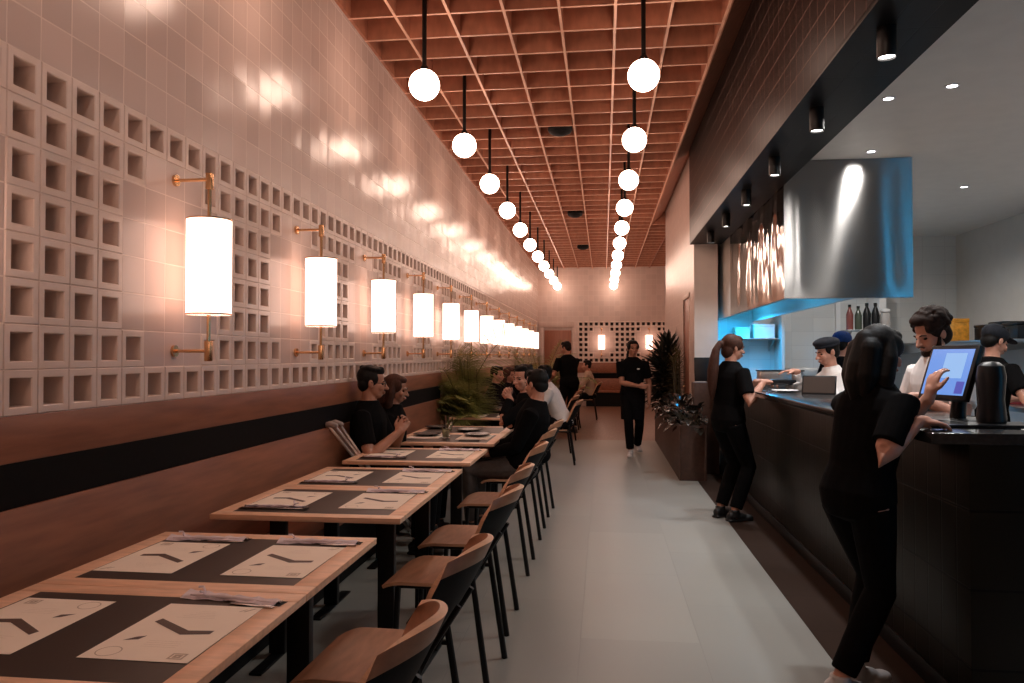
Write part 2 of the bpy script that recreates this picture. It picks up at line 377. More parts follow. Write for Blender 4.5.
struct(mb.build('ceiling_rear', [M['wood_ceil'], M['wood_slat_lit']], smooth=0))
slab('wall_pillar', (1.196, 10.285, 0), (1.50, 10.36, 3.2), M['pillar'])
d = struct(MB().box((1.205, 10.865, .005), (1.245, 11.655, 2.275), .003).build('door_1', M['door_wood']))
MB().tube([(1.205, 11.56, 1.0), (1.16, 11.56, 1.0), (1.16, 11.44, 1.0)], .009).build('door_handle', M['brass'], d)
mb = MB()
for a, b in (((1.188, 10.80, 0), (1.25, 10.86, 2.34)), ((1.188, 11.66, 0), (1.25, 11.72, 2.34)), ((1.188, 10.80, 2.28), (1.25, 11.72, 2.34))): mb.box(a, b, .003)
struct(mb.build('trim_4', M['tile_right']))
# far door, left of the far block field
d = struct(MB().box((-1.72, YF-.035, .004), (-.93, YF-.004, 2.2), .003).build('door_2', M['door_wood']))
MB().tube([(-1.02, YF-.035, 1.02), (-1.02, YF-.08, 1.02), (-1.14, YF-.08, 1.02)], .01).build('door_handle', M['brass'], d)
mb = MB(); mb.box((-1.86, YF-.06, 2.28), (-.86, YF, 2.44), .004); mb.box((-1.86, YF-.06, 0), (-1.74, YF, 2.28), .004); mb.box((-.91, YF-.06, 0), (-.80, YF, 2.28), .004)
struct(mb.build('trim_5', M['tile_far']))

# ---------------------------------------------------------------- kitchen shell
KY, KX, KZ = 11.4, 4.95, 3.15
slab('ceiling_kitchen', (1.54, YB, KZ), (KX+.1, KY+.1, KZ+.08), M['kceil'])
slab('wall_kitchen_rear', (1.36, KY, 0), (KX+.1, KY+.12, KZ+.1), M['ktile'])
slab('wall_kitchen_side', (KX, YB, 0), (KX+.1, KY, KZ+.1), M['kpaint'])
slab('wall_kitchen_partition', (1.46, 10.36, 0), (1.50, KY, KZ), M['kpaint'])
slab('wall_kitchen_added_fin', (2.46, 10.95, .9), (2.50, KY, 2.05), M['kpaint'])  # fin added to stop the cyan light spilling past it
slab('wall_kitchen_jamb', (3.74, 10.9, 0), (3.83, KY, 2.45), M['white'])
slab('wall_kitchen_jamb_slim', (3.30, 11.34, 1.5), (3.36, KY, 2.4), M['white'])

slab('wall_kitchen_unseen', (2.3, 1.45, 0), (KX, 1.55, KZ), M['kdark'])  # wall added out of view for the hood panel to reflect
# ---------------------------------------------------------------- lights
def spot(name, loc, e, ang, blend, c, rad=.03, rot=(0, 0, 0)):
    l = bpy.data.lights.new(name, 'SPOT'); l.energy = e; l.spot_size = R(ang); l.spot_blend = blend; l.color = c; l.shadow_soft_size = rad
    o = bpy.data.objects.new(name, l); o.location = loc; o.rotation_euler = rot; col.objects.link(o); return o
# pendants
PZ, PR = 3.46, .113
def make_pendant(n, loc, label, group):
    t = thing('globe_pendant', label, 'pendant lamp', loc, 0, group)
    MB().lathe([(0, .5), (.05, .5), (.05, .47), (.012, .46), (0, .46)], (0, 0, CH-PZ-.5+.235), 20).build('canopy', M['black'], t)
    MB().tube([(0, 0, PR*.96), (0, 0, CH-PZ+.22)], .017, 10).build('rod', M['black'], t)
    MB().lathe([(.018, .045), (.03, .03), (.034, .0), (.0, 0)], (0, 0, PR*.9), 16).build('collar', M['black'], t)
    MB().ell((0, 0, 0), (PR, PR, PR), None, 32, 20).build('globe', M['globe'], t, smooth=180)
    return t
pend0 = None
for row, px in (('wall-side', -1.315), ('aisle-side', .290)):
    for k in range(-3, 11):
        y = 5.49+1.636*k
        lab = f'lit globe pendant on black rod, {ORD[k+3]} in the {row} row from the near end'
        if pend0 is None: pend0 = make_pendant(k, (px, y, PZ), lab, 'globe pendants in two rows')
        else: dup(pend0, (px, y, PZ), 0, lab)
# wall sconces
def make_sconce(loc, rz, label, group):
    """origin on the wall plane halfway up; arms reach out along local +x"""
    t = thing('wall_sconce', label, 'wall lamp', loc, rz, group)
    D = .165; H = .213; zp = .383; dz = -.009
    MB().lathe([(.096, -H), (.096, H)], (D, 0, dz), 40).build('lamp_shade', M['shade'], t, smooth=40); shd = kids(t)[-1]
    for z in (-H, H-.006):
        MB().lathe([(.098, 0), (.098, .006), (.092, .006), (.092, 0), (.098, 0)], (D, 0, z+dz), 40).build('shade_rim', M['brass'], shd)
    for z, sg in ((zp, 1), (-zp, -1)):
        mb = MB(); mb.lathe([(.0, 0), (.026, 0), (.026, .012), (.0, .012)], (.0, 0, z), 20, axis=(1, 0, 0)); mb.build('wall_plate', M['brass'], t)
        MB().tube([(.008, 0, z), (D, 0, z)], .0075, 10).build('arm', M['brass'], t)
        MB().box((D-.014, -.014, z-.045), (D+.014, .014, z+.03) if sg > 0 else (D+.014, .014, z+.045), .004).build('joint', M['brass'], t)
        MB().tube([(D, 0, sg*H*.9), (D, 0, z)], .0085, 10).build('stem', M['brass'], t)
    return t
sc0 = None
SZ = 1.254+4*S-.002
for k in range(-2, 13):
    y = 3.2+9*S*k
    lab = f'lit cylindrical sconce on the long tiled wall, {ORD[k+2] if k+2 < 14 else "fifteenth"} from the near end'
    if sc0 is None: sc0 = make_sconce((WX, y, SZ), 0, lab, 'sconces along the tiled wall')
    else: dup(sc0, (WX, y, SZ), 0, lab)
for i, x in enumerate((-.734+4.5*S, -.734+13.5*S)):
    dup(sc0, (x, YF, SZ), -pi/2, ('small lit sconce on the far end wall beside the wooden door', 'small lit sconce on the far end wall above the walking waitress')[i], 'sconces on the far wall')
# soffit downlights
sp0 = None
for k in range(0, 6):
    y = 3.58+1.13*k
    lab = f'black cylinder spotlight under the dark tiled soffit, {ORD[k]} from the near end'
    if sp0 is None:
        t = sp0 = thing('soffit_spotlight', lab, 'spotlight', (1.27, y, 2.93), 0, 'spotlights under the soffit')
        MB().lathe([(.0, 0), (.042, 0), (.042, -.135), (.037, -.138), (.034, -.12), (0, -.12)], (0, 0, 0), 24).build('housing', M['black'], t)
        MB().lathe([(.0, -.121), (.034, -.121), (.034, -.128), (0, -.128)], (0, 0, 0), 24).build('lens', M['spot_lens'], t)
    else: dup(sp0, (1.27, y, 2.93), 0, lab)
    spot('spot_lamp', (1.27, y, 2.78), (42, 26)[k >= 5], (66, 128)[k >= 5], .7, (.94, .97, 1), .04)
# kitchen recessed lights
KL = [(2.18, 5.05), (1.87, 5.25), (2.21, 6.6), (3.6, 8.1), (3.6, 5.6), (3.0, 9.6)]
kl0 = None
for i, (x, y) in enumerate(KL):
    lab = 'small recessed downlight in the kitchen ceiling ' + ['above the register monitor', 'close to the soffit edge', 'in front of the steel hood', 'deep in by the side wall', 'over the middle of the kitchen', 'behind the steel hood'][i]
    if kl0 is None:
        t = kl0 = thing('recessed_downlight', lab, 'ceiling light', (x, y, KZ), 0, 'kitchen downlights')
        MB().lathe([(.028, 0), (.045, 0), (.045, -.005), (.033, -.006), (.028, -.003), (.028, 0)], (0, 0, 0), 24).build('trim_ring', M['white'], t)
        MB().lathe([(0, -.001), (.030, -.001), (.030, -.0035), (0, -.0035)], (0, 0, 0), 24).build('lens', M['can_lens'], t)
    else: dup(kl0, (x, y, KZ), 0, lab)
    spot('kitchen_lamp', (x, y, KZ-.02), 33, 165, .5, (1, .96, .92), .05)
for nm, x, m, lab in (('added_cyan_lamp', 4.5, 'cyan_lamp', 'added out-of-view cyan tube lamp for the blue reflection on the hood'),):  # unseen lamp added to give the hood edge its blue reflection
    t = thing(nm, lab, 'wall lamp', (x, 1.55, 1.9)); MB().box((-.06, 0, -1.2), (.06, .03, 1.2), .004).build('housing', M['white'], t); MB().tube([(0, .05, -1.15), (0, .05, 1.15)], .035, 12).build('tube', M[m], t)
    for z in (-1.15, 1.15): MB().box((-.035, .02, z-.03), (.035, .085, z+.03), .005).build('tube_holder', M['white'], t)
# three black speaker domes in the waffle ceiling
for i, (x, y) in enumerate(((-.48, 8.54), (-.50, 13.66), (-.47, 17.83))):
    t = MB().lathe([(0, .06), (.13, .06), (.14, .0), (.12, -.035), (.06, -.06), (0, -.065)], (0, 0, 0), 28).build('ceiling_speaker', M['black_matte'], loc=(x, y, CH-.0))
    tag(t, f'black round speaker dome in the wooden grid ceiling, {ORD[i]} from the near end', 'speaker', 'ceiling speakers')

# ---------------------------------------------------------------- bench along the wall
def bench(name, label, ya, yb):
    t = thing(name, label, 'bench', (WX+.0085, ya, 0)); L = yb-ya
    MB().box((.0, 0, .956), (.006, L, 1.103)).build('upholstered_strip', M['uphol'], t)
    MB().box((.0, 0, .455), (.022, L, .956), .003).build('back_panel', M['wood_wall'], t)
    MB().box((.002, 0, .40), (.285, L, .45), .006).build('seat', M['wood_wall'], t)
    MB().box((.002, 0, .0), (.23, L, .40)).build('base', M['black_matte'], t)
    return t
bench('banquette_bench', 'long wooden wall bench with black strip, in front of the palm', YB+.02, 8.75)
bench('banquette_bench', 'far stretch of wooden wall bench behind the palm', 9.9, 21.9)
bt = thing('banquette_bench', 'short wooden bench under the far block wall', 'bench', (-.5, YF-.3, 0))
MB().box((0, 0, .40), (1.6, .27, .45), .006).build('seat', M['wood_wall'], bt)
MB().box((0, .06, 0), (1.6, .27, .40)).build('base', M['black_matte'], bt)
MB().box((0, .27, .45), (1.6, .284, .80), .003).build('back_panel', M['wood_wall'], bt)
MB().box((0, .27, .80), (1.6, .278, .955)).build('upholstered_strip', M['uphol'], bt)

# ---------------------------------------------------------------- tables
TX0, TX1, TZ = -1.735, -.868, .75
def make_table(ya, yb, label):
    w, d = TX1-TX0, yb-ya
    t = thing('dining_table', label, 'table', ((TX0+TX1)/2, (ya+yb)/2, 0), 0, 'dining tables along the bench')
    b = .072
    mb = MB()
    mb.box((-w/2, -d/2+.001, TZ-.024), (w/2, d/2-.001, TZ-.002), .004)
    for A, B in (((-w/2, -d/2+.001), (w/2, -d/2+b)), ((-w/2, d/2-b), (w/2, d/2-.001)), ((-w/2, -d/2+b), (-w/2+b, d/2-b)), ((w/2-b, -d/2+b), (w/2, d/2-b))):
        mb.box((A[0], A[1], TZ-.006), (B[0], B[1], TZ), .0012)
    mb.build('tabletop', M['wood_table'], t)
    MB().box((-w/2+b, -d/2+b, TZ-.005), (w/2-b, d/2-b, TZ-.0005)).build('inlay', M['inset'], t)
    for s in (-1, 1):
        MB().box((s*.27-.04, -.02, .012), (s*.27+.04, .02, TZ-.034), .003).build('leg', M['black'], t)
        MB().box((s*.27-.03, -.25, .0), (s*.27+.03, .25, .012), .003).build('foot', M['black'], t)
    MB().box((-.36, -.03, TZ-.034), (.36, .03, TZ-.0245)).build('support_bar', M['black'], t)
    return t
TB = [(1.46, 2.165), (2.166, 2.862), (3.2, 3.925), (3.926, 4.655), (4.92, 5.68), (6.02, 6.76), (6.761, 7.5), (8.5, 9.22), (10.0, 10.72), (11.23, 11.95), (13.0, 13.72), (14.9, 15.6), (17.2, 17.9)]
TD = ['cut by the lower edge of the photo, first of the row', 'joined to the first, second of the row', 'third of the row, past the first gap', 'fourth of the row, joined to the third',
      'fifth of the row, standing alone before the couple', 'with black plates and glasses in front of the couple', 'behind the one with the first plates, beside the couple', 'in front of the palm planter',
      'past the palm, at its back', 'second past the palm', 'third past the palm', 'next to the standing server', 'second to last along the bench']
for (a, b), dsc in zip(TB, TD): make_table(a, b,  'oak table, '+dsc)

# ---------------------------------------------------------------- chairs (seat front towards local +y)
def make_chair(label):
    t = thing('dining_chair', label, 'chair', (0, 0, 0), 0, 'plywood chairs along the aisle')
    # seat: rounded plywood sheet with a rolled front
    mb = MB(); W = .225
    def sheet(fn, nu, nv, th):
        g = [[None]*(nv+1) for _ in range(nu+1)]; h = [[None]*(nv+1) for _ in range(nu+1)]
        P = [[fn(i/nu, j/nv) for j in range(nv+1)] for i in range(nu+1)]
        for i in range(nu+1):
            for j in range(nv+1):
                a = P[min(i+1, nu)][j]-P[max(i-1, 0)][j]; b = P[i][min(j+1, nv)]-P[i][max(j-1, 0)]
                n = a.cross(b).normalized()
                g[i][j] = mb.bm.verts.new(P[i][j]+n*th/2); h[i][j] = mb.bm.verts.new(P[i][j]-n*th/2)
        for i in range(nu):
            for j in range(nv):
                mb.bm.faces.new((g[i][j], g[i+1][j], g[i+1][j+1], g[i][j+1])); mb.bm.faces.new((h[i][j], h[i][j+1], h[i+1][j+1], h[i+1][j])).material_index = 1
        ed = [(i, 0) for i in range(nu)]+[(nu, j) for j in range(nv)]+[(i, nv) for i in range(nu, 0, -1)]+[(0, j) for j in range(nv, 0, -1)]
        for k in range(len(ed)):
            a, b = ed[k], ed[(k+1) % len(ed)]
            mb.bm.faces.new((g[a[0]][a[1]], g[b[0]][b[1]], h[b[0]][b[1]], h[a[0]][a[1]])).material_index = 2
    def seat(u, v):          # u across, v back -> front
        y = -.150+.375*v
        e = 1-.10*max(0, (v-.80)/.2)**2*1.2-.06*max(0, (.15-v)/.15)**2
        x = (u*2-1)*W*e
        z = .462-.012*(1-(2*u-1)**2)*sin(pi*v)-.028*max(0, (v-.75)/.25)**2
        return V((x, y, z))
    sheet(seat, 16, 16, .014)
    mb.build('seat', [M['wood_chair'], M['wood_chair'], M['wood_edge']], t, smooth=40)
    mb = MB()
    def back(u, v):          # curved shell wrapping forward at the sides, outer side black
        hw = .160+.060*min(1, v*1.5)
        k = max(0, (v-.70)/.30)
        hw -= .045*k*k
        s = u*2-1
        x = hw*s
        z = .468+.392*v - .04*k*abs(s)**3
        y = -.120-.245*v-.02*sin(pi*v) + .100*abs(s)**2.0*(.40+.60*v)
        return V((x, y, z))
    sheet(back, 18, 14, .020)
    for f in mb.bm.faces:
        c = f.calc_center_median()
        if f.material_index == 0 and c.z > .79: f.material_index = 1
    mb.build('backrest', [M['black_matte'], M['wood_chair'], M['wood_edge']], t, smooth=40)
    for sx in (-1, 1):
        MB().tube([(sx*.205, -.250, 0), (sx*.198, -.212, .26), (sx*.190, -.172, .53)], [.0145, .0138, .012], 8).build('leg', M['black'], t)
        MB().tube([(sx*.205, .175, 0), (sx*.190, .155, .44)], .0135, 8).build('leg', M['black'], t)
        MB().tube([(sx*.190, -.185, .446), (sx*.186, .16, .440)], .010, 8).build('side_rail', M['black'], t)
        MB().tube([(sx*.120, -.150, .44), (sx*.105, -.195, .53), (sx*.095, -.285, .67)], .009, 8).build('back_stay', M['black'], t)
    MB().tube([(-.19, .15, .436), (.19, .15, .436)], .010, 8).build('front_rail', M['black'], t)
    MB().tube([(-.19, -.15, .438), (.19, -.15, .438)], .010, 8).build('rear_rail', M['black'], t)
    return t
ch0 = None
CHX = -.735
CY = [(1.74, 'first of the row, its seat out of frame'), (2.46, 'second, at the second table'), (3.46, 'third of the row'), (4.15, 'fourth of the row'), (5.23, 'fifth, pulled up to the lone table before the men'),
      (6.22, 'under the man in grey trousers'), (7.08, 'under the man with clasped hands'), (10.35, 'under the guest in the white shirt'), (11.6, 'empty, behind the white shirt'),
      (13.3, 'empty, beside the standing server'), (17.5, 'under the far guest in the light shirt'), (15.2, 'empty, past the standing server')]
for y, dsc in CY:
    lab = 'plywood chair with black frame, '+dsc
    rz = pi/2+R(random.uniform(-3, 3))
    if ch0 is None: ch0 = make_chair(lab); ch0.location = (CHX, y, 0); ch0.rotation_euler = (0, 0, rz)
    else: dup(ch0, ({10.35: -.64, 17.5: -.40}.get(y, CHX+random.uniform(-.015, .015)), y, 0), rz, lab)

# ---------------------------------------------------------------- table settings
def make_mat(label):
    """printed paper sheet, x across (.275) and y away from the diner (.385); origin at its centre"""
    mb = MB(); w, d = .1375, .193
    mb.box((-w, -d, 0), (w, d, .0007))
    def mark(pts, mi=1):
        z = .0011; mb.bm.faces.new([mb.bm.verts.new((x, y, z)) for x, y in pts]).material_index = mi
    # bent bar, small lozenges, square stamps and ring
    mark([(-.096, .050), (-.088, .075), (.028, .0), (.022, -.030)]); mark([(.022, -.030), (.028, .0), (.095, .006), (.095, -.018)])
    mark([(-.098, -.082), (-.070, -.058), (-.054, -.046), (-.062, -.072)]); mark([(-.098, -.082), (-.062, -.072), (-.054, -.046), (-.075, -.055)])
    def frame(cx, cy, a, b, t, mi):
        for p, q in (((-a, -b), (a, -b+t)), ((-a, b-t), (a, b)), ((-a, -b+t), (-a+t, b-t)), ((a-t, -b+t), (a, b-t))):
            mark([(cx+p[0], cy+p[1]), (cx+q[0], cy+p[1]), (cx+q[0], cy+q[1]), (cx+p[0], cy+q[1])], mi)
    frame(.094, -.160, .019, .017, .005, 2); frame(.094, -.160, .010, .009, .007, 2)
    mark([(.098, .150), (.105, .150), (.125, .178), (.118, .178)], 2); mark([(.086, .150), (.091, .150), (.105, .170), (.100, .170)], 2)
    n = 28
    for k in range(n):
        a, b = 2*pi*k/n, 2*pi*(k+1)/n
        mark([(-.086+.030*cos(a), -.150+.030*sin(a)), (-.086+.030*cos(b), -.150+.030*sin(b)), (-.086+.027*cos(b), -.150+.027*sin(b)), (-.086+.027*cos(a), -.150+.027*sin(a))], 2)
    for k in range(5): mark([(-.06+.012*k, .09+.012*k), (.05-.006*k, .09+.012*k), (.05-.006*k, .0908+.012*k), (-.06+.012*k, .0908+.012*k)], 2)
    for k in range(4): mark([(-.03, -.075-.012*k), (.06, -.075-.012*k), (.06, -.0758-.012*k), (-.03, -.0758-.012*k)], 2)
    o = mb.build('placemat', [M['paper'], M['ink'], M['ink2']], smooth=0, recalc=False)
    return tag(o, label, 'placemat', 'printed placemats')
def fold_strip(mb, L, wd, z0, seed, mi=0):
    rnd = random.Random(seed); n = 14; ph = rnd.random()*6
    for lay in range(2):
        A = []; B = []
        for i in range(n+1):
            x = -L/2+L*i/n; p = .5+.5*abs(2*i/n-1)
            y = .006*sin(3*x/L+ph+lay)
            A.append((x, y-wd/2*p*(1-.2*lay), z0+.003*lay+.002*sin(i*1.7+ph))); B.append((x, y+wd/2*p*(1-.2*lay), z0+.006+.006*lay+.003*sin(i*2.3+ph)))
        for i in range(n): mb.quad([A[i], A[i+1], B[i+1], B[i]], mi)
def make_cutlery(label):
    t = thing('cutlery_bundle', label, 'cutlery', (0, 0, TZ), 0, 'wrapped cutlery bundles')
    mb = MB(); fold_strip(mb, .30, .046, .0015, 3)
    mb.tube([(-.13, 0, .006), (-.02, .004, .008), (.14, 0, .006)], [.005, .008, .005], 8)
    mb.build('napkin', M['napkin'], t, smooth=50)
    mb = MB()
    mb.tube([(-.09, 0, .004), (-.092, .012, .018), (-.105, .022, .026), (-.116, .014, .027)], .0035, 6); mb.tube([(-.09, 0, .018), (-.082, -.016, .024), (-.078, -.026, .028)], .0035, 6)
    mb.build('twisted_tie', M['napkin'], t)
    MB().box((-.145, .016, .0008), (.155, .031, .006), .002).build('knife', M['cut_steel'], t)
    MB().box((.02, -.030, .0008), (.158, -.014, .005), .002).build('fork', M['cut_steel'], t)
    MB().box((-.16, -.004, .0004), (.165, .036, .0012)).build('sleeve', M['black_matte'], t)
    return t
mt0 = make_mat('x'); cu0 = make_cutlery('x'); first = [True, True]
def put_mat(x, y, rz, label):
    if first[0]: first[0] = False; mt0.location = (x, y, TZ+.0006); mt0.rotation_euler = (0, 0, rz); mt0['label'] = label
    else: dup(mt0, (x, y, TZ+.0006), rz, label)
def put_cut(x, y, rz, label, dz=0):
    if first[1]: first[1] = False; cu0.location = (x, y, TZ+.0005+dz); cu0.rotation_euler = (0, 0, rz); cu0['label'] = label
    else: dup(cu0, (x, y, TZ+.0005+dz), rz, label)
NT = ['first', 'second', 'third', 'fourth', 'fifth']
AY = [1.838, 2.507, 3.585, 4.29, 5.325]          # mat centres
for i, y in enumerate(AY):
    put_mat(-1.078, y, R(random.uniform(-1, 1)), f'cream printed placemat on aisle side of the {NT[i]} table')
    put_mat(-1.518, y, pi+R(random.uniform(-1, 1)), f'cream printed placemat on bench side of the {NT[i]} table')
    put_cut(-1.062, y+.238, R((-9, 1, 0, 0, 1)[i]), f'wrapped cutlery above the aisle-side placemat on the {NT[i]} table', .0)
    if i in (1,): put_cut(-1.50, y+.238, R(2), f'wrapped cutlery by the bench-side placemat on the {NT[i]} table')
    if i in (2, 3, 4): put_cut(-1.50, y-.2225, pi+R(1), f'wrapped cutlery by the bench-side placemat on the {NT[i]} table', .0012)
# plates, glasses and the rest on the couple's tables
pl0 = None
for x, y, lab in ((-1.54, 6.57, 'black plate before the man in glasses, bench side'), (-1.10, 6.60, 'black plate before the man in grey trousers'),
                  (-1.60, 7.25, 'black plate before the woman, bench side'), (-1.24, 7.0, 'black plate between the two tumblers and the clasped hands')):
    if pl0 is None:
        pl0 = MB().lathe([(0, 0), (.075, 0), (.085, .004), (.120, .016), (.122, .019), (.118, .019), (.080, .008), (0, .007)], (0, 0, 0), 40).build('dinner_plate', M['plate'], loc=(x, y, TZ+.002))
        tag(pl0, lab, 'plate', 'black plates')
    else: dup(pl0, (x, y, TZ+.002), 0, lab)
for x, y, rz, i in ((-1.52, 6.36, pi, 0), (-1.12, 6.36, 0, 1), (-1.36, 7.15, .1, 2)):
    pass
for x, y, r, lab in ((-1.53, 6.53, pi, 'printed placemat under the plate of the man in glasses'), (-1.10, 6.48, 0, 'printed placemat under the plate of the man in grey trousers'),
                     (-1.50, 8.86, pi, 'printed placemat on bench side of the table before the palm'), (-1.09, 8.86, 0, 'printed placemat on aisle side of the table before the palm')):
    put_mat(x, y, r, lab)
def make_glass(x, y, lab):
    t = thing('drinking_glass', lab, 'glass', (x, y, TZ+.0005), 0, 'tall tumblers on the couple\'s tables')
    MB().lathe([(0, 0), (.030, 0), (.038, .15), (.0355, .15), (.028, .010), (0, .010)], (0, 0, 0), 28).build('tumbler', M['glass'], t)
    MB().lathe([(0, .0105), (.0275, .0105), (.0318, .078), (0, .078)], (0, 0, 0), 24).build('drink', M['water'], t)
    return t
make_glass(-1.335, 6.39, 'tall glass tumbler with pale drink, in front of the other tumbler')
make_glass(-1.42, 6.93, 'tall glass tumbler standing behind the other tumbler')
o = MB().box((-.085, -.042, 0), (.085, .042, .009), .006).build('phone', M['plastic'], loc=(-1.10, 6.20, TZ+.001)); tag(o, 'black phone lying flat beside the plate of the man in grey trousers', 'phone')
o.rotation_euler = (0, 0, .05)

# crutches leaning on the bench
def crutch(x, y, dx, lab):
    t = thing('crutch', lab, 'crutch', (x, y, 0), 0, 'pair of crutches')
    top = V((-1.855-x, 5.04-y+dx, .975)); u = top.normalized(); side = V((0, 0, 1)).cross(u).normalized()*.032
    for s in (-1, 1):
        MB().tube([u*.42+side*s*.3, u*.60+side*s, u*1.05+side*s, top+side*s], .011, 8).build('tube', M['grey_tube'], t)
    MB().tube([u*.02, u*.50], .012, 8).build('lower_tube', M['grey_tube'], t)
    MB().tube([u*.78-side, u*.78+side], .016, 8).build('hand_grip', M['grip'], t)
    MB().tube([top-side*1.5, top+u*.012, top+side*1.5], [.018, .022, .018], 10, round_=True).build('arm_pad', M['grip'], t)
    MB().lathe([(0, 0), (.02, 0), (.017, .03), (.013, .05), (0, .05)], (0, 0, 0), 16).build('rubber_foot', M['black_matte'], t)
crutch(-1.40, 5.86, 0, 'aluminium crutch leaning on the bench beside the man in glasses, aisle side of the pair')
crutch(-1.47, 5.90, .10, 'aluminium crutch leaning on the bench beside the man in glasses, wall side of the pair')

# ---------------------------------------------------------------- people
def remeshed(mb, name, mat, parent, vox, smooth=2, fac=.5):
    o = mb.build(name, mat, None, smooth=0, recalc=True)
    r = o.modifiers.new('r', 'REMESH'); r.mode = 'VOXEL'; r.voxel_size = vox; r.use_smooth_shade = True
    if smooth:
        q = o.modifiers.new('s', 'SMOOTH'); q.iterations = smooth; q.factor = fac
    dg = bpy.context.evaluated_depsgraph_get(); dg.update()
    me = bpy.data.meshes.new_from_object(o.evaluated_get(dg)); old = o.data
    o.modifiers.clear(); o.data = me; bpy.data.meshes.remove(old); me.name = name
    if parent: o.parent = parent
    return o
def ik(a, b, l1, l2, pole):
    d = b-a; L = d.length
    if L > (l1+l2)*.998: b = a+d*((l1+l2)*.998/L); d = b-a; L = d.length
    u = d/L; p = pole-u*pole.dot(u); p = p.normalized() if p.length > 1e-5 else u.orthogonal()
    x = (l1*l1-l2*l2+L*L)/(2*L); h = math.sqrt(max(0, l1*l1-x*x))
    return a+u*x+p*h, b
def basis(fwd, up):
    y = fwd.normalized(); x = y.cross(up).normalized(); z = x.cross(y); return Matrix((x, y, z)).transposed()
def hand(mb, w, d, n, side, k, curl=.5, pinch=False):
    """w wrist, d finger direction, n back-of-hand normal, side +1 right hand"""
    d = d.normalized(); n = (n-d*n.dot(d)).normalized(); x = d.cross(n)*-side      # x points to the thumb side
    m = Matrix((x, d, n)).transposed()
    mb.ell(w+d*.050*k, (.040*k, .054*k, .016*k), m, 12, 8)
    mb.tube([w-d*.02*k, w+d*.03*k], [.025*k, .028*k], 10, round_=True)
    for i, (ox, ln) in enumerate(((.031, .072), (.0105, .082), (-.0105, .076), (-.031, .058))):
        p = w+d*(.088-.004*abs(i-1))*k+x*ox*k; dirv = d+x*(ox*1.4); pts = [p-dirv*.02*k, p]; c = curl*(1+.12*i)
        ang = 0
        if pinch and i == 0: c = curl*.55
        for sgm, fr in ((.45, .5), (.30, .9), (.25, .6)):
            ang += c*fr
            q = (dirv.normalized()*cos(ang)-n*sin(ang)); pts.append(pts[-1]+q*ln*sgm*k)
        mb.tube(pts, [.0085*k, .0090*k, .0085*k, .0078*k, .0066*k], 8, round_=True)
    p = w+d*.028*k+x*.026*k
    t1 = (x*.75+d*.75-n*.25).normalized(); t2 = (x*.25+d*1.0-n*.4).normalized()
    mb.tube([p-x*.012*k, p+t1*.030*k, p+t1*.030*k+t2*.030*k, p+t1*.030*k+t2*.052*k], [.013*k, .0105*k, .0095*k, .0075*k], 8, round_=True)
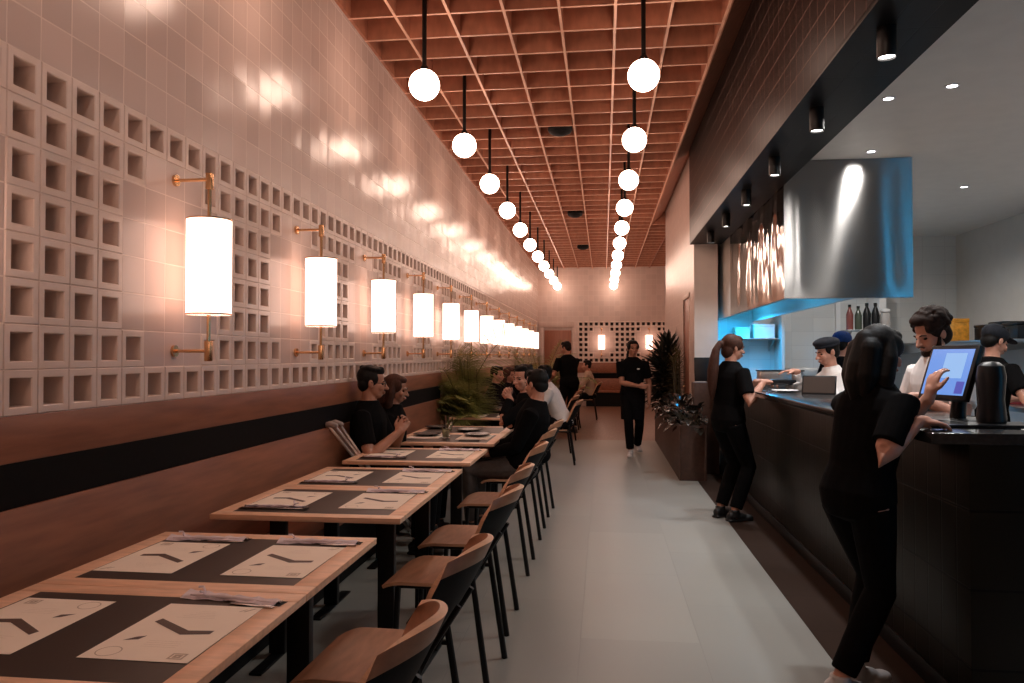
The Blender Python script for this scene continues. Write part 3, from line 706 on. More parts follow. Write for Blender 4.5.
def person(label, loc, face, H=1.7, seat=None, lean=6, twist=0, side_lean=0, head=(0, 0), hands=(None, None), hdir=(None, None), curl=(.5, .5), pole=(None, None),
           feet=None, knees=None, ftoe=None, shirt='cloth_black', sleeve='short', trousers='cloth_dark', shoes='shoe_black', skin='skin', hair=('short', 'hair'), vox=.006,
           build=1.0, group=None, glasses=False, cap=None, apron=None, logo=False, eyes=True, beard=False, hnorm=(None, None), category='person'):
    """face = world direction (x, y) the body faces; hand / foot targets in world coordinates"""
    k = H/1.7
    rz = math.atan2(-face[0], face[1])
    t = thing('person', label, category, loc, rz, group)
    inv = (Matrix.Translation(V(loc)) @ Matrix.Rotation(rz, 4, 'Z')).inverted(); rin = inv.to_3x3()
    W = lambda p: inv @ V(p)
    X = V((1, 0, 0)); Z = V((0, 0, 1))
    pz = (.535*H if seat is None else seat+.095*k)
    pel = V((0, 0, pz))
    sp = (Matrix.Rotation(R(side_lean), 3, 'Y') @ Matrix.Rotation(-R(lean), 3, 'X') @ Z)
    tw = lambda f: (Matrix.Rotation(R(twist*f), 3, 'Z') @ X)
    prof = [(-.11, .105, .085, .0), (-.07, .150, .112, 0), (.0, .168, .118, 0), (.07, .155, .108, .15), (.13, .138, .096, .3), (.22, .148, .102, .5), (.31, .165, .112, .75), (.38, .176, .112, 1), (.435, .172, .098, 1), (.475, .138, .082, 1), (.508, .098, .070, 1), (.535, .064, .060, 1)]
    def torso(mb, infl=0, t0=-9, t1=9, slack=0):
        rs = []
        for (tt, a, b, f) in prof:
            if tt < t0 or tt > t1: continue
            c = pel+sp*(tt*k); xa = tw(f); xa = (xa-sp*xa.dot(sp)).normalized(); ya = sp.cross(xa)
            sl = slack if .0 <= tt <= .30 else 0
            A, B = (a*k*build+infl+sl), (b*k*build+infl+sl)
            rs.append([c+xa*A*(abs(cos(q))**.85*(1 if cos(q) >= 0 else -1))+ya*B*sin(q) for q in [2*pi*j/24 for j in range(24)]])
        c0 = sum(rs[0], V())/24; c1 = sum(rs[-1], V())/24
        mb.rings([[c0+(p-c0)*.3-sp*.012 for p in rs[0]]]+rs+[[c1+(p-c1)*.3+sp*.008 for p in rs[-1]]])
    nb = pel+sp*.528*k
    hup = (sp*.5+Z*.5).normalized()
    hb = nb+hup*.058*k+sp.cross(X).normalized()*(-.0)   # base of skull
    yaw, pit = R(head[0]), R(head[1])
    hf = Matrix.Rotation(yaw, 3, 'Z') @ (Matrix.Rotation(pit, 3, 'X') @ V((0, 1, 0)))
    hu0 = Matrix.Rotation(yaw, 3, 'Z') @ (Matrix.Rotation(pit, 3, 'X') @ Z)
    HM = basis(hf, hu0)                                   # columns: right, forward, up
    hc = hb+Z*.075*k+V((hf.x, hf.y, 0))*.022*k
    hp = lambda x, y, z: hc+HM @ V((x*k, y*k, z*k))
    body = MB()
    torso(body)
    body.tube([nb-sp*.05*k, nb+hup*.05*k, hc-HM @ V((0, .012, .03))*k], [  .060*k, .052*k, .052*k], 14, round_=True)
    # head
    e = lambda c, r, rot=None: body.ell(hp(*c), tuple(q*k for q in r), HM if rot is None else HM @ rot, 20, 14)
    e((0, -.012, .035), (.076, .094, .084)); e((0, .020, -.030), (.062, .070, .074)); e((0, .042, -.078), (.036, .040, .030))
    e((0, .078, .012), (.044, .018, .012)); e((-.036, .062, -.030), (.026, .024, .024)); e((.036, .062, -.030), (.026, .024, .024))
    body.tube([hp(0, .086, .010), hp(0, .103, -.022), hp(0, .112, -.034)], [.008*k, .011*k, .0125*k], 8, round_=True)
    e((-.011, .098, -.036), (.008, .010, .007)); e((.011, .098, -.036), (.008, .010, .007))
    e((0, .090, -.060), (.024, .011, .0065)); e((0, .088, -.070), (.020, .011, .007))
    for s in (-1, 1):
        e((s*.076, -.008, -.005), (.010, .020, .032), Matrix.Rotation(s*.25, 3, 'Z'))
    # arms
    sh = {}; L1, L2 = .292*k, .255*k
    arms = {}
    for i, s in ((0, 1), (1, -1)):                        # 0 right, 1 left
        xa = tw(1); c = pel+sp*.430*k
        a = c+xa*s*.178*k*build
        tgt = W(hands[i]) if hands[i] is not None else a+V((s*.06, .03, -.52))*k
        pl = rin @ V(pole[i]) if pole[i] is not None else V((s*.45, -.8, -.35))
        el, wr = ik(a, tgt, L1, L2, pl)
        arms[i] = (a, el, wr, s)
        body.tube([a-xa*s*.05*k, a, a.lerp(el, .35), a.lerp(el, .8), el, el.lerp(wr, .25), el.lerp(wr, .65), wr], [.050*k, .056*k, .050*k, .042*k, .040*k, .042*k, .034*k, .026*k], 12, round_=True)
        d = rin @ V(hdir[i]) if hdir[i] is not None else (wr-el)
        nn = rin @ V(hnorm[i]) if hnorm[i] is not None else (V((s, 0, .2)) if hands[i] is None else Z)
        if abs(d.normalized().dot(nn.normalized())) > .97: nn = V((s, .2, 0))
        hand(body, wr, d, nn, s, k, curl[i])
    # legs
    legs = {}; T1, T2 = .425*k, .43*k
    for i, s in ((0, 1), (1, -1)):
        hpj = pel+V((s*.088*k*build, 0, -.03*k))
        if feet is not None: an = W(feet[i])+V((0, 0, .085*k))
        elif seat is None: an = V((s*.10*k, -.01, .085*k))
        else: an = V((s*.12*k, .40*k, .085*k))
        kp = rin @ V(knees[i]) if knees is not None else V((s*.05, 1, .25))
        kn, an = ik(hpj, an, T1, T2, kp); legs[i] = (hpj, kn, an, s)
        body.tube([hpj, hpj.lerp(kn, .3), hpj.lerp(kn, .75), kn, kn.lerp(an, .3), kn.lerp(an, .7), an], [.088*k, .080*k, .060*k, .054*k, .054*k, .042*k, .036*k], 12, round_=True)
        toe = (rin @ V(ftoe[i])) if ftoe is not None else V((s*.15, 1, 0)); toe.z = 0; toe.normalize()
        body.tube([an, an+V((0, 0, -.045*k)), an+toe*.11*k+V((0, 0, -.062*k))], [.036*k, .034*k, .024*k], 10, round_=True)
    remeshed(body, 'body', M[skin], t, vox, 2)
    # clothes
    cl = MB(); torso(cl, .011, -.11, .54, .010)
    for i in (0, 1):
        a, el, wr, s = arms[i]; xa = tw(1)
        if sleeve == 'short': cl.tube([a-xa*s*.06*k, a, a.lerp(el, .4), a.lerp(el, .72)], [.055*k, .070*k, .068*k, .066*k], 14, round_=False)
        else: cl.tube([a-xa*s*.06*k, a, a.lerp(el, .5), el, el.lerp(wr, .3), el.lerp(wr, .93)], [.055*k, .070*k, .062*k, .056*k, .054*k, .040*k], 14, round_=False)
    remeshed(cl, 'shirt', M[shirt], t, max(vox, .0065), 3)
    tr = MB(); torso(tr, .010, -.12, .08)
    for i in (0, 1):
        hpj, kn, an, s = legs[i]
        tr.tube([hpj, hpj.lerp(kn, .3), hpj.lerp(kn, .75), kn, kn.lerp(an, .3), kn.lerp(an, .92)], [.100*k, .092*k, .074*k, .068*k, .068*k, .058*k], 14)
        if seat is not None: tr.ell(hpj+V((0, -.03, .0)), (.10*k, .11*k, .085*k))
    remeshed(tr, 'trousers', M[trousers], t, max(vox, .007), 3)
    for i in (0, 1):
        hpj, kn, an, s = legs[i]; toe = (rin @ V(ftoe[i])) if ftoe is not None else V((s*.15, 1, 0)); toe.z = 0; toe.normalize()
        fm = basis(toe, Z); sb = MB(); g = an+V((0, 0, -.085*k))
        for (y, zz, rx, ry, rz_) in ((-.035, .045, .038, .045, .046), (.05, .040, .040, .075, .036), (.13, .028, .044, .060, .027)):
            sb.ell(g+fm @ V((0, y, zz))*k, (rx*k, ry*k, rz_*k), fm, 14, 10)
        sb.box((-.040*k, -.078*k, .0), (.040*k, .175*k, .020*k), .012, mat=Matrix.Translation(g) @ fm.to_4x4())
        sb.tube([an+V((0, 0, -.05*k)), an+V((0, 0, .02*k))], [.046*k, .046*k], 12)
        remeshed(sb, 'shoe', M[shoes], t, .006, 2)
    # hair
    st, hm = hair
    hb_ = MB(); E = lambda c, r, rot=None: hb_.ell(hp(*c), tuple(q*k for q in r), HM if rot is None else HM @ rot, 20, 14)
    rnd = random.Random(len(label))
    if st == 'short':
        E((0, -.024, .045), (.0815, .090, .085)); E((0, .022, .086), (.066, .062, .036)); E((0, -.054, -.008), (.072, .050, .062)); [E((q*.060, -.006, .030), (.021, .050, .050)) for q in (-1, 1)]
        for q in range(16):
            a = rnd.uniform(0, 2*pi); E((.058*cos(a), -.008+.066*sin(a), .100+rnd.uniform(-.006, .010)), (.022, .024, .017))
    elif st == 'curly':
        for q in range(200):
            u = rnd.uniform(-.15, 1); a = rnd.uniform(0, 2*pi); r_ = math.sqrt(max(0, 1-u*u))
            p = (.090*r_*cos(a), -.022+.100*r_*sin(a), .052+.094*u)
            if p[1] > .055 and p[2] < .085: continue
            rr = rnd.uniform(.014, .022); E(p, (rr, rr, rr))
        E((0, -.026, .046), (.085, .094, .088)); E((0, -.050, -.018), (.076, .058, .072)); E((0, .045, .102), (.066, .05, .034)); [E((q*.062, -.004, .030), (.024, .055, .052)) for q in (-1, 1)]
    elif st in ('pony', 'long', 'bun', 'tied'):
        E((0, -.022, .042), (.085, .094, .088)); E((0, .025, .084), (.066, .058, .036)); E((0, -.055, -.03), (.070, .055, .075))
        for s in (-1, 1): E((s*.066, .005, .03), (.022, .060, .055))
        if st == 'pony':
            p0 = hp(0, -.115, .02); hb_.ell(p0, (.030*k, .030*k, .030*k))
            dn = -Z*1.0+HM @ V((0, -.10, 0))
            pts = [p0+HM @ V((0, -.02, .01))*k]+[p0+HM @ V((0, -.045-.02*sin(3*f), 0))*k+dn*f*.50*k for f in (.12, .3, .5, .7, .9, 1.05)]
            hb_.tube(pts, [.026*k, .036*k, .046*k, .052*k, .046*k, .032*k, .010*k], 14, round_=True)
        elif st == 'bun':
            E((0, -.125, .07), (.040, .036, .038))
        elif st == 'tied':
            p0 = hp(0, -.10, -.03); hb_.tube([p0, p0+V((0, 0, -.08))*k-sp.cross(X)*0, p0+V((0, 0, -.22))*k+HM @ V((.05, .02, 0)), p0+V((0, 0, -.34))*k+HM @ V((.08, .07, 0))], [.035*k, .040*k, .036*k, .012*k], 12, round_=True)
        else:
            for s in (-1, 1):
                hb_.tube([hp(s*.060, -.02, .05), hp(s*.085, -.015, -.03), hp(s*.088, -.02, -.12), hp(s*.080, -.015, -.18), hp(s*.070, -.01, -.24)], [.030*k, .034*k, .036*k, .032*k, .010*k], 12, round_=True)
            hb_.tube([hp(0, -.09, .04), hp(0, -.10, -.08), hp(0, -.10, -.16), hp(0, -.095, -.24)], [.05*k, .056*k, .054*k, .02*k], 14, round_=True)
            for s in (-1, 1): hb_.tube([hp(s*.04, -.09, .0), hp(s*.05, -.09, -.13), hp(s*.05, -.085, -.23)], [.05*k, .05*k, .015*k], 12, round_=True)
    remeshed(hb_, 'hair', M[hm], t, max(vox, .006), 2)
    if beard:
        bb = MB()
        for s in (-1, 1): bb.tube([hp(s*.068, .012, -.02), hp(s*.062, .030, -.066), hp(s*.030, .068, -.098), hp(0, .082, -.100)], [.010*k, .016*k, .018*k, .018*k], 10, round_=True)
        bb.tube([hp(-.026, .094, -.052), hp(0, .102, -.047), hp(.026, .094, -.052)], .005*k, 8, round_=True)
        remeshed(bb, 'beard', M[hm], t, .006, 2)
    if eyes:
        for s in (-1, 1):
            MB().ell(hp(s*.031, .073, -.004), (.013*k, .010*k, .0075*k), HM, 12, 8).build('eye', M['eye'], t)
            MB().tube([hp(s*.016, .093, .016), hp(s*.032, .090, .021), hp(s*.050, .076, .016)], [.0035*k, .0042*k, .0025*k], 6, round_=True).build('eyebrow', M[hm], t)
        if st in ('pony', 'long', 'bun', 'tied'):
            MB().ell(hp(0, .094, -.0645), (.022*k, .0085*k, .008*k), HM, 12, 8).build('lips', M['lip'], t)
    if glasses:
        g = MB()
        for s in (-1, 1):
            pts = [hp(s*.033+.024*cos(a), .094-.012*abs(cos(a))*0, -.004+.018*sin(a)) for a in [2*pi*j/14 for j in range(15)]]
            g.tube(pts, .0024*k, 6, cap=False)
            g.tube([hp(s*.057, .092, .002), hp(s*.078, .06, .004), hp(s*.086, -.01, .004)], .0024*k, 6)
        g.tube([hp(-.010, .096, .0), hp(.010, .096, .0)], .0024*k, 6)
        g.build('glasses', M['black'], t)
    if cap:
        c_ = MB()
        cm, kind = cap
        if kind == 'flat':
            c_.ell(hp(0, -.008, .085), (.100*k, .118*k, .050*k), HM @ Matrix.Rotation(.10, 3, 'X'), 24, 14); c_.tube([hp(.086*cos(a), -.012+.098*sin(a), .055) for a in [2*pi*j/24 for j in range(25)]], .012*k, 8, cap=False)
        else:
            c_.ell(hp(0, -.016, .062), (.092*k, .106*k, .080*k), HM, 24, 14)
            if kind == 'brim': c_.ell(hp(0, .112, .052), (.070*k, .072*k, .009*k), HM @ Matrix.Rotation(-.15, 3, 'X'), 20, 8)
        remeshed(c_, 'cap', M[cm], t, .0055, 2)
    if apron:
        ap = MB(); rs = []
        for tt, f in ((.30, .62), (.10, .95), (-.05, 1.0), (-.22, .98), (-.38, .95)):
            c = pel+sp*(max(tt, -.02)*k)+Z*(min(0, tt+.02)*k)
            o_ = []
            for j in range(13):
                q = pi*(j/12)*1.0
                o_.append(c+V((.178*k*f*cos(q), .142*k*sin(q)+.004, 0)))
            rs.append(o_+[p+V((-.004*cos(0), -.008, 0)) for p in o_[::-1]])
        ap.rings(rs); ap.build('apron', M[apron], t, smooth=50)
    if logo:
        c = pel+sp*.36*k
        MB().ell(c+V((-.075*k, .122*k, 0)), (.022*k, .006*k, .011*k), None, 12, 8).build('shirt_logo', M['cloth_white'], t)
    return t

person('man in black t-shirt and glasses sitting on the bench, hands raised before him', (-1.765, 5.60, 0), (1, 0), 1.79, seat=.45, lean=0, head=(18, -4),
       hands=((-1.51, 5.47, .88), (-1.51, 5.61, .89)), hdir=((.45, .5, .75), (.45, -.4, .8)), hnorm=((.3, -1, .2), (.3, 1, .2)), curl=(.7, .7), pole=((-.3, -.6, -1), (-.3, .7, -1)),
       skin='skin_tan', hair=('short', 'hair'), vox=.0055, glasses=True)
person('dark-haired woman in a black sweater on the bench beside the man in glasses', (-1.745, 6.10, 0), (1, 0), 1.64, seat=.45, lean=3, head=(4, -10), sleeve='long',
       hands=((-1.50, 6.02, .60), (-1.50, 6.18, .60)), hdir=((1, .3, 0), (1, -.3, 0)), skin='skin_tan', hair=('long', 'hair_brown'), vox=.0055)
person('man in dark jacket and grey trousers seated on an aisle chair, seen from behind', (-.655, 6.22, 0), (-1, .06), 1.70, seat=.475, lean=-13, head=(-32, -4), sleeve='long', trousers='cloth_grey',
       hands=((-.94, 6.34, .68), (-.92, 6.12, .66)), hdir=((-1, .2, -.1), (-1, .3, -.2)), build=1.12, skin='skin', hair=('short', 'hair'), vox=.0055)
person('man in black jacket with hands clasped before his chin on an aisle chair', (-.635, 7.08, 0), (-1, -.15), 1.74, seat=.475, lean=9, head=(38, -4), sleeve='long',
       hands=((-.86, 6.99, 1.06), (-.85, 6.91, 1.06)), hdir=((-.35, -.6, .7), (-.6, .45, .6)), hnorm=((-.5, .8, .3), (-.5, -.8, .3)), curl=(.9, .9), pole=((.1, .6, -1), (.1, -.7, -1)),
       build=1.05, hair=('short', 'hair'), vox=.0055)
person('guest in white shirt leaning forward on an aisle chair, back turned', (-.55, 10.35, 0), (-1, 0), 1.74, seat=.475, lean=24, sleeve='long', shirt='cloth_white', hands=((-1.05, 10.49, .80), (-1.05, 10.2, .80)), hdir=((-1, 0, 0), (-1, 0, 0)), vox=.008, eyes=False)
BG = [((-1.62, 10.9, 0), 1.66, 8, (-20, -6), ('short', 'hair'), 'dark-haired guest on the far bench, partly behind the palm fronds', 'cloth_dark', 'skin'),
      ((-1.60, 11.85, 0), 1.62, 13, (-30, -8), ('long', 'hair_brown'), 'woman on the far bench with a flushed face and long brown hair', 'cloth_dark', 'skin'),
      ((-1.56, 13.2, 0), 1.70, 16, (-30, -4), ('long', 'hair'), 'dark-haired woman farthest along the bench past the palm', 'cloth_black', 'skin')]
for l, H, ln, hd, hr, lab, sh, sk in BG:
    person(lab, l, (1, 0), H, seat=.45, lean=ln, head=hd, sleeve='long', shirt=sh, hands=((l[0]+.42, l[1]-.12, .80), (l[0]+.42, l[1]+.12, .80)), hdir=((1, .2, 0), (1, -.2, 0)), skin=sk, hair=hr, vox=.008, eyes=True)
person('server in black t-shirt standing with back turned, serving a far table', (-.64, 14.45, 0), (-.55, .8), 1.74, lean=9, head=(25, -12), hands=((-.80, 14.90, 1.02), (-1.02, 14.55, 1.0)), skin='skin_tan', hair=('short', 'hair'), vox=.008, build=1.08, eyes=False)
person('far guest in beige shirt seated on a chair at the aisle', (-.30, 17.5, 0), (-1, 0), 1.7, seat=.475, lean=6, shirt='cloth_beige', sleeve='long', shoes='shoe_white', hands=((-.72, 17.65, .80), (-.72, 17.35, .80)), vox=.009, eyes=False)
person('waitress in black t-shirt with white logo walking up the aisle, white shoes', (.42, 11.3, 0), (.05, -1), 1.69, lean=2, head=(12, 0), hands=((.49, 11.06, 1.02), None), hdir=((1, -.15, -.05), None), hnorm=((.1, -1, .2), None), pole=((-1, .2, -.6), None),
       feet=((.38, 11.10, 0), (.50, 11.55, .03)), trousers='cloth_black', shoes='shoe_white', skin='skin_tan', hair=('pony', 'hair'), vox=.0065, logo=True, apron='cloth_dark')
person('woman in black with a long brown ponytail standing at the bar counter', (1.10, 6.98, 0), (.86, .5), 1.65, lean=4, head=(-12, -6), hands=((1.38, 6.83, 1.225), (1.38, 7.08, 1.22)), hdir=((1, .1, .0), (1, -.1, 0)), curl=(.7, .7), pole=((-.2, -.5, -1), (-.2, .5, -1)),
       trousers='cloth_black', skin='skin', hair=('pony', 'hair_brown'), vox=.0055, build=.96)
person('cook in white shirt and flat black cap reaching across the bar', (2.02, 6.72, 0), (-1, -.08), 1.62, lean=13, head=(6, -14), hands=((1.66, 6.86, 1.315), (1.80, 6.50, 1.225)), hdir=((-1, -.1, .05), (-.8, .1, .2)), curl=(.35, .9), pole=((.2, .6, -1), (.3, -.6, -1)),
       shirt='cloth_white', sleeve='long', skin='skin', hair=('short', 'hair'), vox=.0055, cap=('cap_black', 'flat'), build=.95)
person('kitchen worker with navy cap standing behind the cook', (2.40, 8.15, 0), (.8, .6), 1.70, lean=4, hair=('short', 'hair'), cap=('cap_blue', 'round'), vox=.0065, skin='skin')
person('woman in black tapping the register screen, standing at the near end of the bar', (1.075, 3.42, 0), (.88, .47), 1.60, lean=13, head=(-6, -12), hands=((1.275, 3.28, 1.185), (1.405, 3.50, 1.275)), hdir=((1, .25, -.12), (.25, .10, 1)), hnorm=((0, 0, 1), (-1, -.3, .2)),
       curl=(.3, .62), pole=((-.5, -.5, -1), (-.1, .3, -1)), feet=((.995, 3.40, 0), (1.10, 3.55, 0)), ftoe=((.9, .2, 0), (.9, .3, 0)), trousers='cloth_black', shoes='shoe_white', skin='skin', hair=('long', 'hair'), vox=.005, build=.96)
person('curly-haired bearded cook in white t-shirt and dark apron behind the register', (2.03, 4.78, 0), (-.97, -.22), 1.72, lean=9, head=(4, -22), hands=((1.72, 4.90, 1.22), (1.76, 4.55, 1.22)), hdir=((-1, 0, -.1), (-1, .1, -.1)), pole=((.2, .6, -1), (.3, -.6, -.8)),
       shirt='cloth_white', skin='skin', hair=('curly', 'hair_curly'), vox=.0055, beard=True, apron='cloth_dark', build=1.05)
person('cook in black t-shirt and black cap working deep in the kitchen', (3.03, 6.5, 0), (.9, .35), 1.70, lean=8, head=(-6, -20), hands=((3.38, 6.30, 1.10), (3.36, 6.72, 1.10)), hdir=((1, .2, 0), (1, 0, 0)), skin='skin', hair=('short', 'hair'), cap=('cap_black', 'brim'), vox=.006)

# ---------------------------------------------------------------- bar and kitchen
t = thing('bar_counter', 'long dark tiled bar counter with stone top along the kitchen', 'counter', (1.43, 3.2, 0))
MB().box((0, 0, 0), (.42, 6.7, 1.10), .003).build('body', M['counter_tile'], t)
MB().box((-.14, -.0, 1.10), (.44, 6.72, 1.145), .004).build('countertop', M['counter_top'], t)
MB().box((-.012, .0, .0), (0, 6.7, .09), .002).build('kick_plate', M['black'], t)

CT = 1.1455
# register: tilted screen on a stand
t = thing('register_monitor', 'black touchscreen register with lit blue screen, tapped by the woman', 'monitor', (1.60, 3.72, CT), 0)
sm = Matrix.Translation(V((-.04, -.03, .232))) @ Matrix.Rotation(R(-68), 4, 'Z') @ Matrix.Rotation(R(-20), 4, 'X')
MB().box((-.135, 0, -.132), (.135, .032, .132), .008, mat=sm).build('monitor_case', M['plastic'], t)
def sq(a, b, z): return MB().box((a[0], z-.0015, a[1]), (b[0], z, b[1]), mat=sm)
o = sq((-.117, -.110), (.117, .110), -.0004).build('screen', M['screen'], t)
sq((-.03, -.03), (.085, .09), -.002).build('window', M['screen_pale'], o); sq((.068, -.102), (.110, -.045), -.002).build('icon', M['screen_deep'], o)
MB().tube([(.04, .06, .01), (.05, .06, .12), (.02, .01, .22)], [.035, .032, .03], 12).build('stand_arm', M['plastic'], t)
MB().prism(rounded(-.12, -.10, .16, .14, .03), 0, .016, bev=.003).build('stand_base', M['plastic'], t)
o = MB().lathe([(0, 0), (.055, 0), (.058, .02), (.050, .10), (.058, .20), (.050, .245), (.03, .262), (0, .265)], (0, 0, 0), 28).build('receipt_printer', M['plastic'], loc=(1.665, 3.52, CT+.016)); tag(o, 'black rounded upright device beside the register screen', 'device')
o = MB().prism(rounded(-.24, -.095, .22, .095, .02), 0, .014, bev=.003).build('serving_tray', M['plastic'], loc=(1.60, 3.50, CT+.001)); tag(o, 'flat black tray under the register at the bar edge', 'tray'); o.data.materials[0] = M['plastic']
o = MB().box((-.10, -.05, 0), (.10, .05, .006), .001).build('receipt_pad', M['pink'], loc=(1.415, 3.66, CT+.001)); tag(o, 'pink paper pad lying under the register screen', 'paper')
o = MB().box((-.07, -.06, 0), (.07, .06, .003)).build('paper_sheet', M['white'], loc=(1.775, 3.305, CT+.001)); tag(o, 'white paper sheet on the bar at the edge of the photo', 'paper')
# hand-over items by the ponytail woman
t = thing('card_terminal', 'black handheld box held over the bar by the ponytailed woman', 'device', (1.55, 6.86, 1.20)); MB().box((-.10, -.06, 0), (.10, .06, .045), .008).build('case', M['plastic'], t); MB().box((-.06, -.04, .045), (.03, .04, .047)).build('display', M['inset'], t)
o = MB().lathe([(0, 0), (.05, 0), (.10, .012), (.11, .016), (.105, .018), (.05, .006), (0, .006)], (0, 0, 0), 32).build('serving_plate', M['white'], loc=(1.52, 6.66, CT+.001)); tag(o, 'white plate on the bar below the black handheld box', 'plate')
t = thing('steel_container', 'steel box standing on the bar behind the handheld box', 'container', (1.72, 7.75, CT)); MB().box((-.20, -.10, 0), (.20, .10, .155), .006).build('box', M['steel_flat'], t); MB().box((-.21, -.11, .155), (.21, .11, .168), .004).build('rim', M['black'], t)
t = thing('tablet', 'dark tablet propped up on the bar before the cook in the flat cap', 'tablet', (1.70, 6.32, CT)); tm = Matrix.Rotation(R(-25), 4, 'Z') @ Matrix.Rotation(R(-18), 4, 'X')
MB().box((-.13, 0, 0), (.13, .010, .155), .004, mat=tm).build('tablet_case', M['plastic'], t); MB().box((-.118, -.001, .012), (.118, .001, .143), mat=tm).build('tablet_glass', M['inset'], t)
MB().box((-.05, .01, 0), (.05, .09, .006), .002, mat=tm).build('foot', M['plastic'], t)
o = MB().lathe([(0, 0), (.028, 0), (.040, .085), (.038, .085), (.026, .006), (0, .006)], (0, 0, 0), 24).build('plastic_cup', M['jar'], loc=(1.62, 6.92, CT+.001)); tag(o, 'pale cup on the bar behind the black handheld box', 'cup')
mb = MB()
for q in range(5): mb.box((-.11, -.035, .0045*q), (.11, .035, .0045*q+.003), mat=Matrix.Translation((.008*q, 0, 0)) @ Matrix.Rotation(.07*q, 4, 'Z') @ Matrix.Rotation(.12, 4, 'Y'))
o = mb.build('paper_tickets', M['white'], loc=(1.655, 6.47, 1.205)); tag(o, 'fan of white paper tickets in the hand of the cook in white', 'paper'); o['kind'] = 'thing'
# host stand at the far end of the bar
t = thing('host_stand', 'dark wooden host stand at the far end of the bar', 'stand', (1.25, 9.72, 0)); MB().box((-.14, -.12, 0), (.16, .16, 1.12), .006).build('cabinet', M['planter'], t)
MB().box((-.13, -.10, 0), (.15, -.07, .30), .008, mat=Matrix.Translation((0, 0, 1.12)) @ Matrix.Rotation(R(-12), 4, 'X')).build('monitor_back', M['plastic'], t)
# hood
HX0, HX1, HXB, HY0, HY1, HZ = 1.575, 2.62, 2.17, 6.86, 9.65, 1.95
t = thing('extractor_hood', 'large mirror-steel extractor hood hanging over the bar kitchen', 'hood', (HX0, HY0, HZ))
w_, l_, h_ = HXB-HX0, HY1-HY0, KZ-HZ-.002
def sheetgrid(mb, o, u, v, nu, nv, amp, seed, rip=7, zig=1, mi=0):
    o, u, v = V(o), V(u), V(v); n = u.cross(v).normalized(); r = random.Random(seed); ph = [r.random()*6 for _ in range(8)]
    g = []
    for i in range(nu+1):
        row = []
        for j in range(nv+1):
            a, b = i/nu, j/nv; e = min(1, 8*min(a, 1-a))*min(1, 8*min(b, 1-b))
            d = sin(a*rip+ph[0]+zig*sin(b*3+ph[1]))+.4*sin(a*rip*2.2+ph[2]+zig*sin(b*5+ph[3]))+.10*sin(b*4+ph[4]+2*a)
            row.append(mb.bm.verts.new(o+u*a+v*b+n*amp*d*e))
        g.append(row)
    for i in range(nu):
        for j in range(nv): mb.bm.faces.new((g[i][j], g[i+1][j], g[i+1][j+1], g[i][j+1])).material_index = mi
mb = MB(); sheetgrid(mb, (-.016, -.03, 0), (0, l_+.03, 0), (0, 0, h_), 120, 40, .006, 3, 26, .9); mb.build('side_panel', M['steel'], t)
mb = MB(); sheetgrid(mb, (-.016, -.03, 0), (HX1-HX0+.016, 0, 0), (0, 0, h_), 70, 40, .004, 8, 8, .25); mb.build('front_panel', M['steel_brushed'], t)
MB().box((0, -.012, 0), (HX1-HX0, .05, h_), .002).build('front_body', M['steel_flat'], t)
mb = MB(); mb.box((.0, .05, 0), (.02, KY-HY0-.01, h_)); mb.box((w_-.02, .05, 0), (w_, KY-HY0-.01, h_)); mb.box((.02, .05, .30), (w_-.02, KY-HY0-.01, .32)); mb.build('canopy', M['kpaint'], t)
MB().box((.06, .3, .24), (w_-.06, 2.6, .28), .004).build('filter', M['steel_flat'], t)
for y in (1.2, 3.6):
    MB().box((.16, y-.45, .17), (.20, y+.45, .20), .006).build('cyan_tube', M['cyan_lamp'], t)
def area(name, loc, sx, sy, e, c, rot=(0, 0, 0)):
    l = bpy.data.lights.new(name, 'AREA'); l.shape = 'RECTANGLE'; l.size = sx; l.size_y = sy; l.energy = e; l.color = c
    o = bpy.data.objects.new(name, l); o.location = loc; o.rotation_euler = rot; col.objects.link(o); return o
area('cyan_tube_lamp', (1.90, 10.55, 1.99), .3, .8, 13, (.02, .45, 1))
# rear shelving, seen under the hood
def shelf(name, lab, x0, x1, y0, y1, z, br=True):
    t = thing(name, lab, 'shelf', (x0, y0, z)); MB().box((0, 0, -.02), (x1-x0, y1-y0, 0), .003).build('board', M['steel_flat'], t)
    for x in (.06, x1-x0-.06): MB().prism([(0, 0), (0, -.16), (-(y1-y0)*.9, 0)], -.008, .008, mat=Matrix.Translation((x, y1-y0, -.02)) @ Matrix(((0, 0, 1, 0), (1, 0, 0, 0), (0, 1, 0, 0), (0, 0, 0, 1)))).build('bracket', M['steel_flat'], t)
    return t
shelf('wall_shelf', 'dark steel wall shelf in cyan light beneath the hood', 1.70, 2.44, 11.0, 11.39, 1.70)
def simple_box(name, lab, cat, a, b, m, m2=None, bev=.004, group=None):
    t = thing(name, lab, cat, ((a[0]+b[0])/2, (a[1]+b[1])/2, a[2]), 0, group); w, d, h = (b[0]-a[0])/2, (b[1]-a[1])/2, b[2]-a[2]
    MB().box((-w, -d, 0), (w, d, h*.82), bev).build('box', M[m], t); MB().box((-w*1.03, -d*1.03, h*.82), (w*1.03, d*1.03, h), bev).build('lid', M[m2 or m], t)
    return t
simple_box('storage_box', 'cream box on the dark shelf beneath the hood', 'box', (1.86, 11.1, 1.701), (2.06, 11.3, 1.86), 'cardboard')
simple_box('storage_box', 'pale box beside the cream box, tinted cyan, beneath the hood', 'box', (2.12, 11.1, 1.701), (2.40, 11.3, 1.90), 'white')
shelf('wall_shelf', 'steel shelf holding bottles and jars right of the hood', 3.22, 3.80, 10.55, 10.88, 1.80)
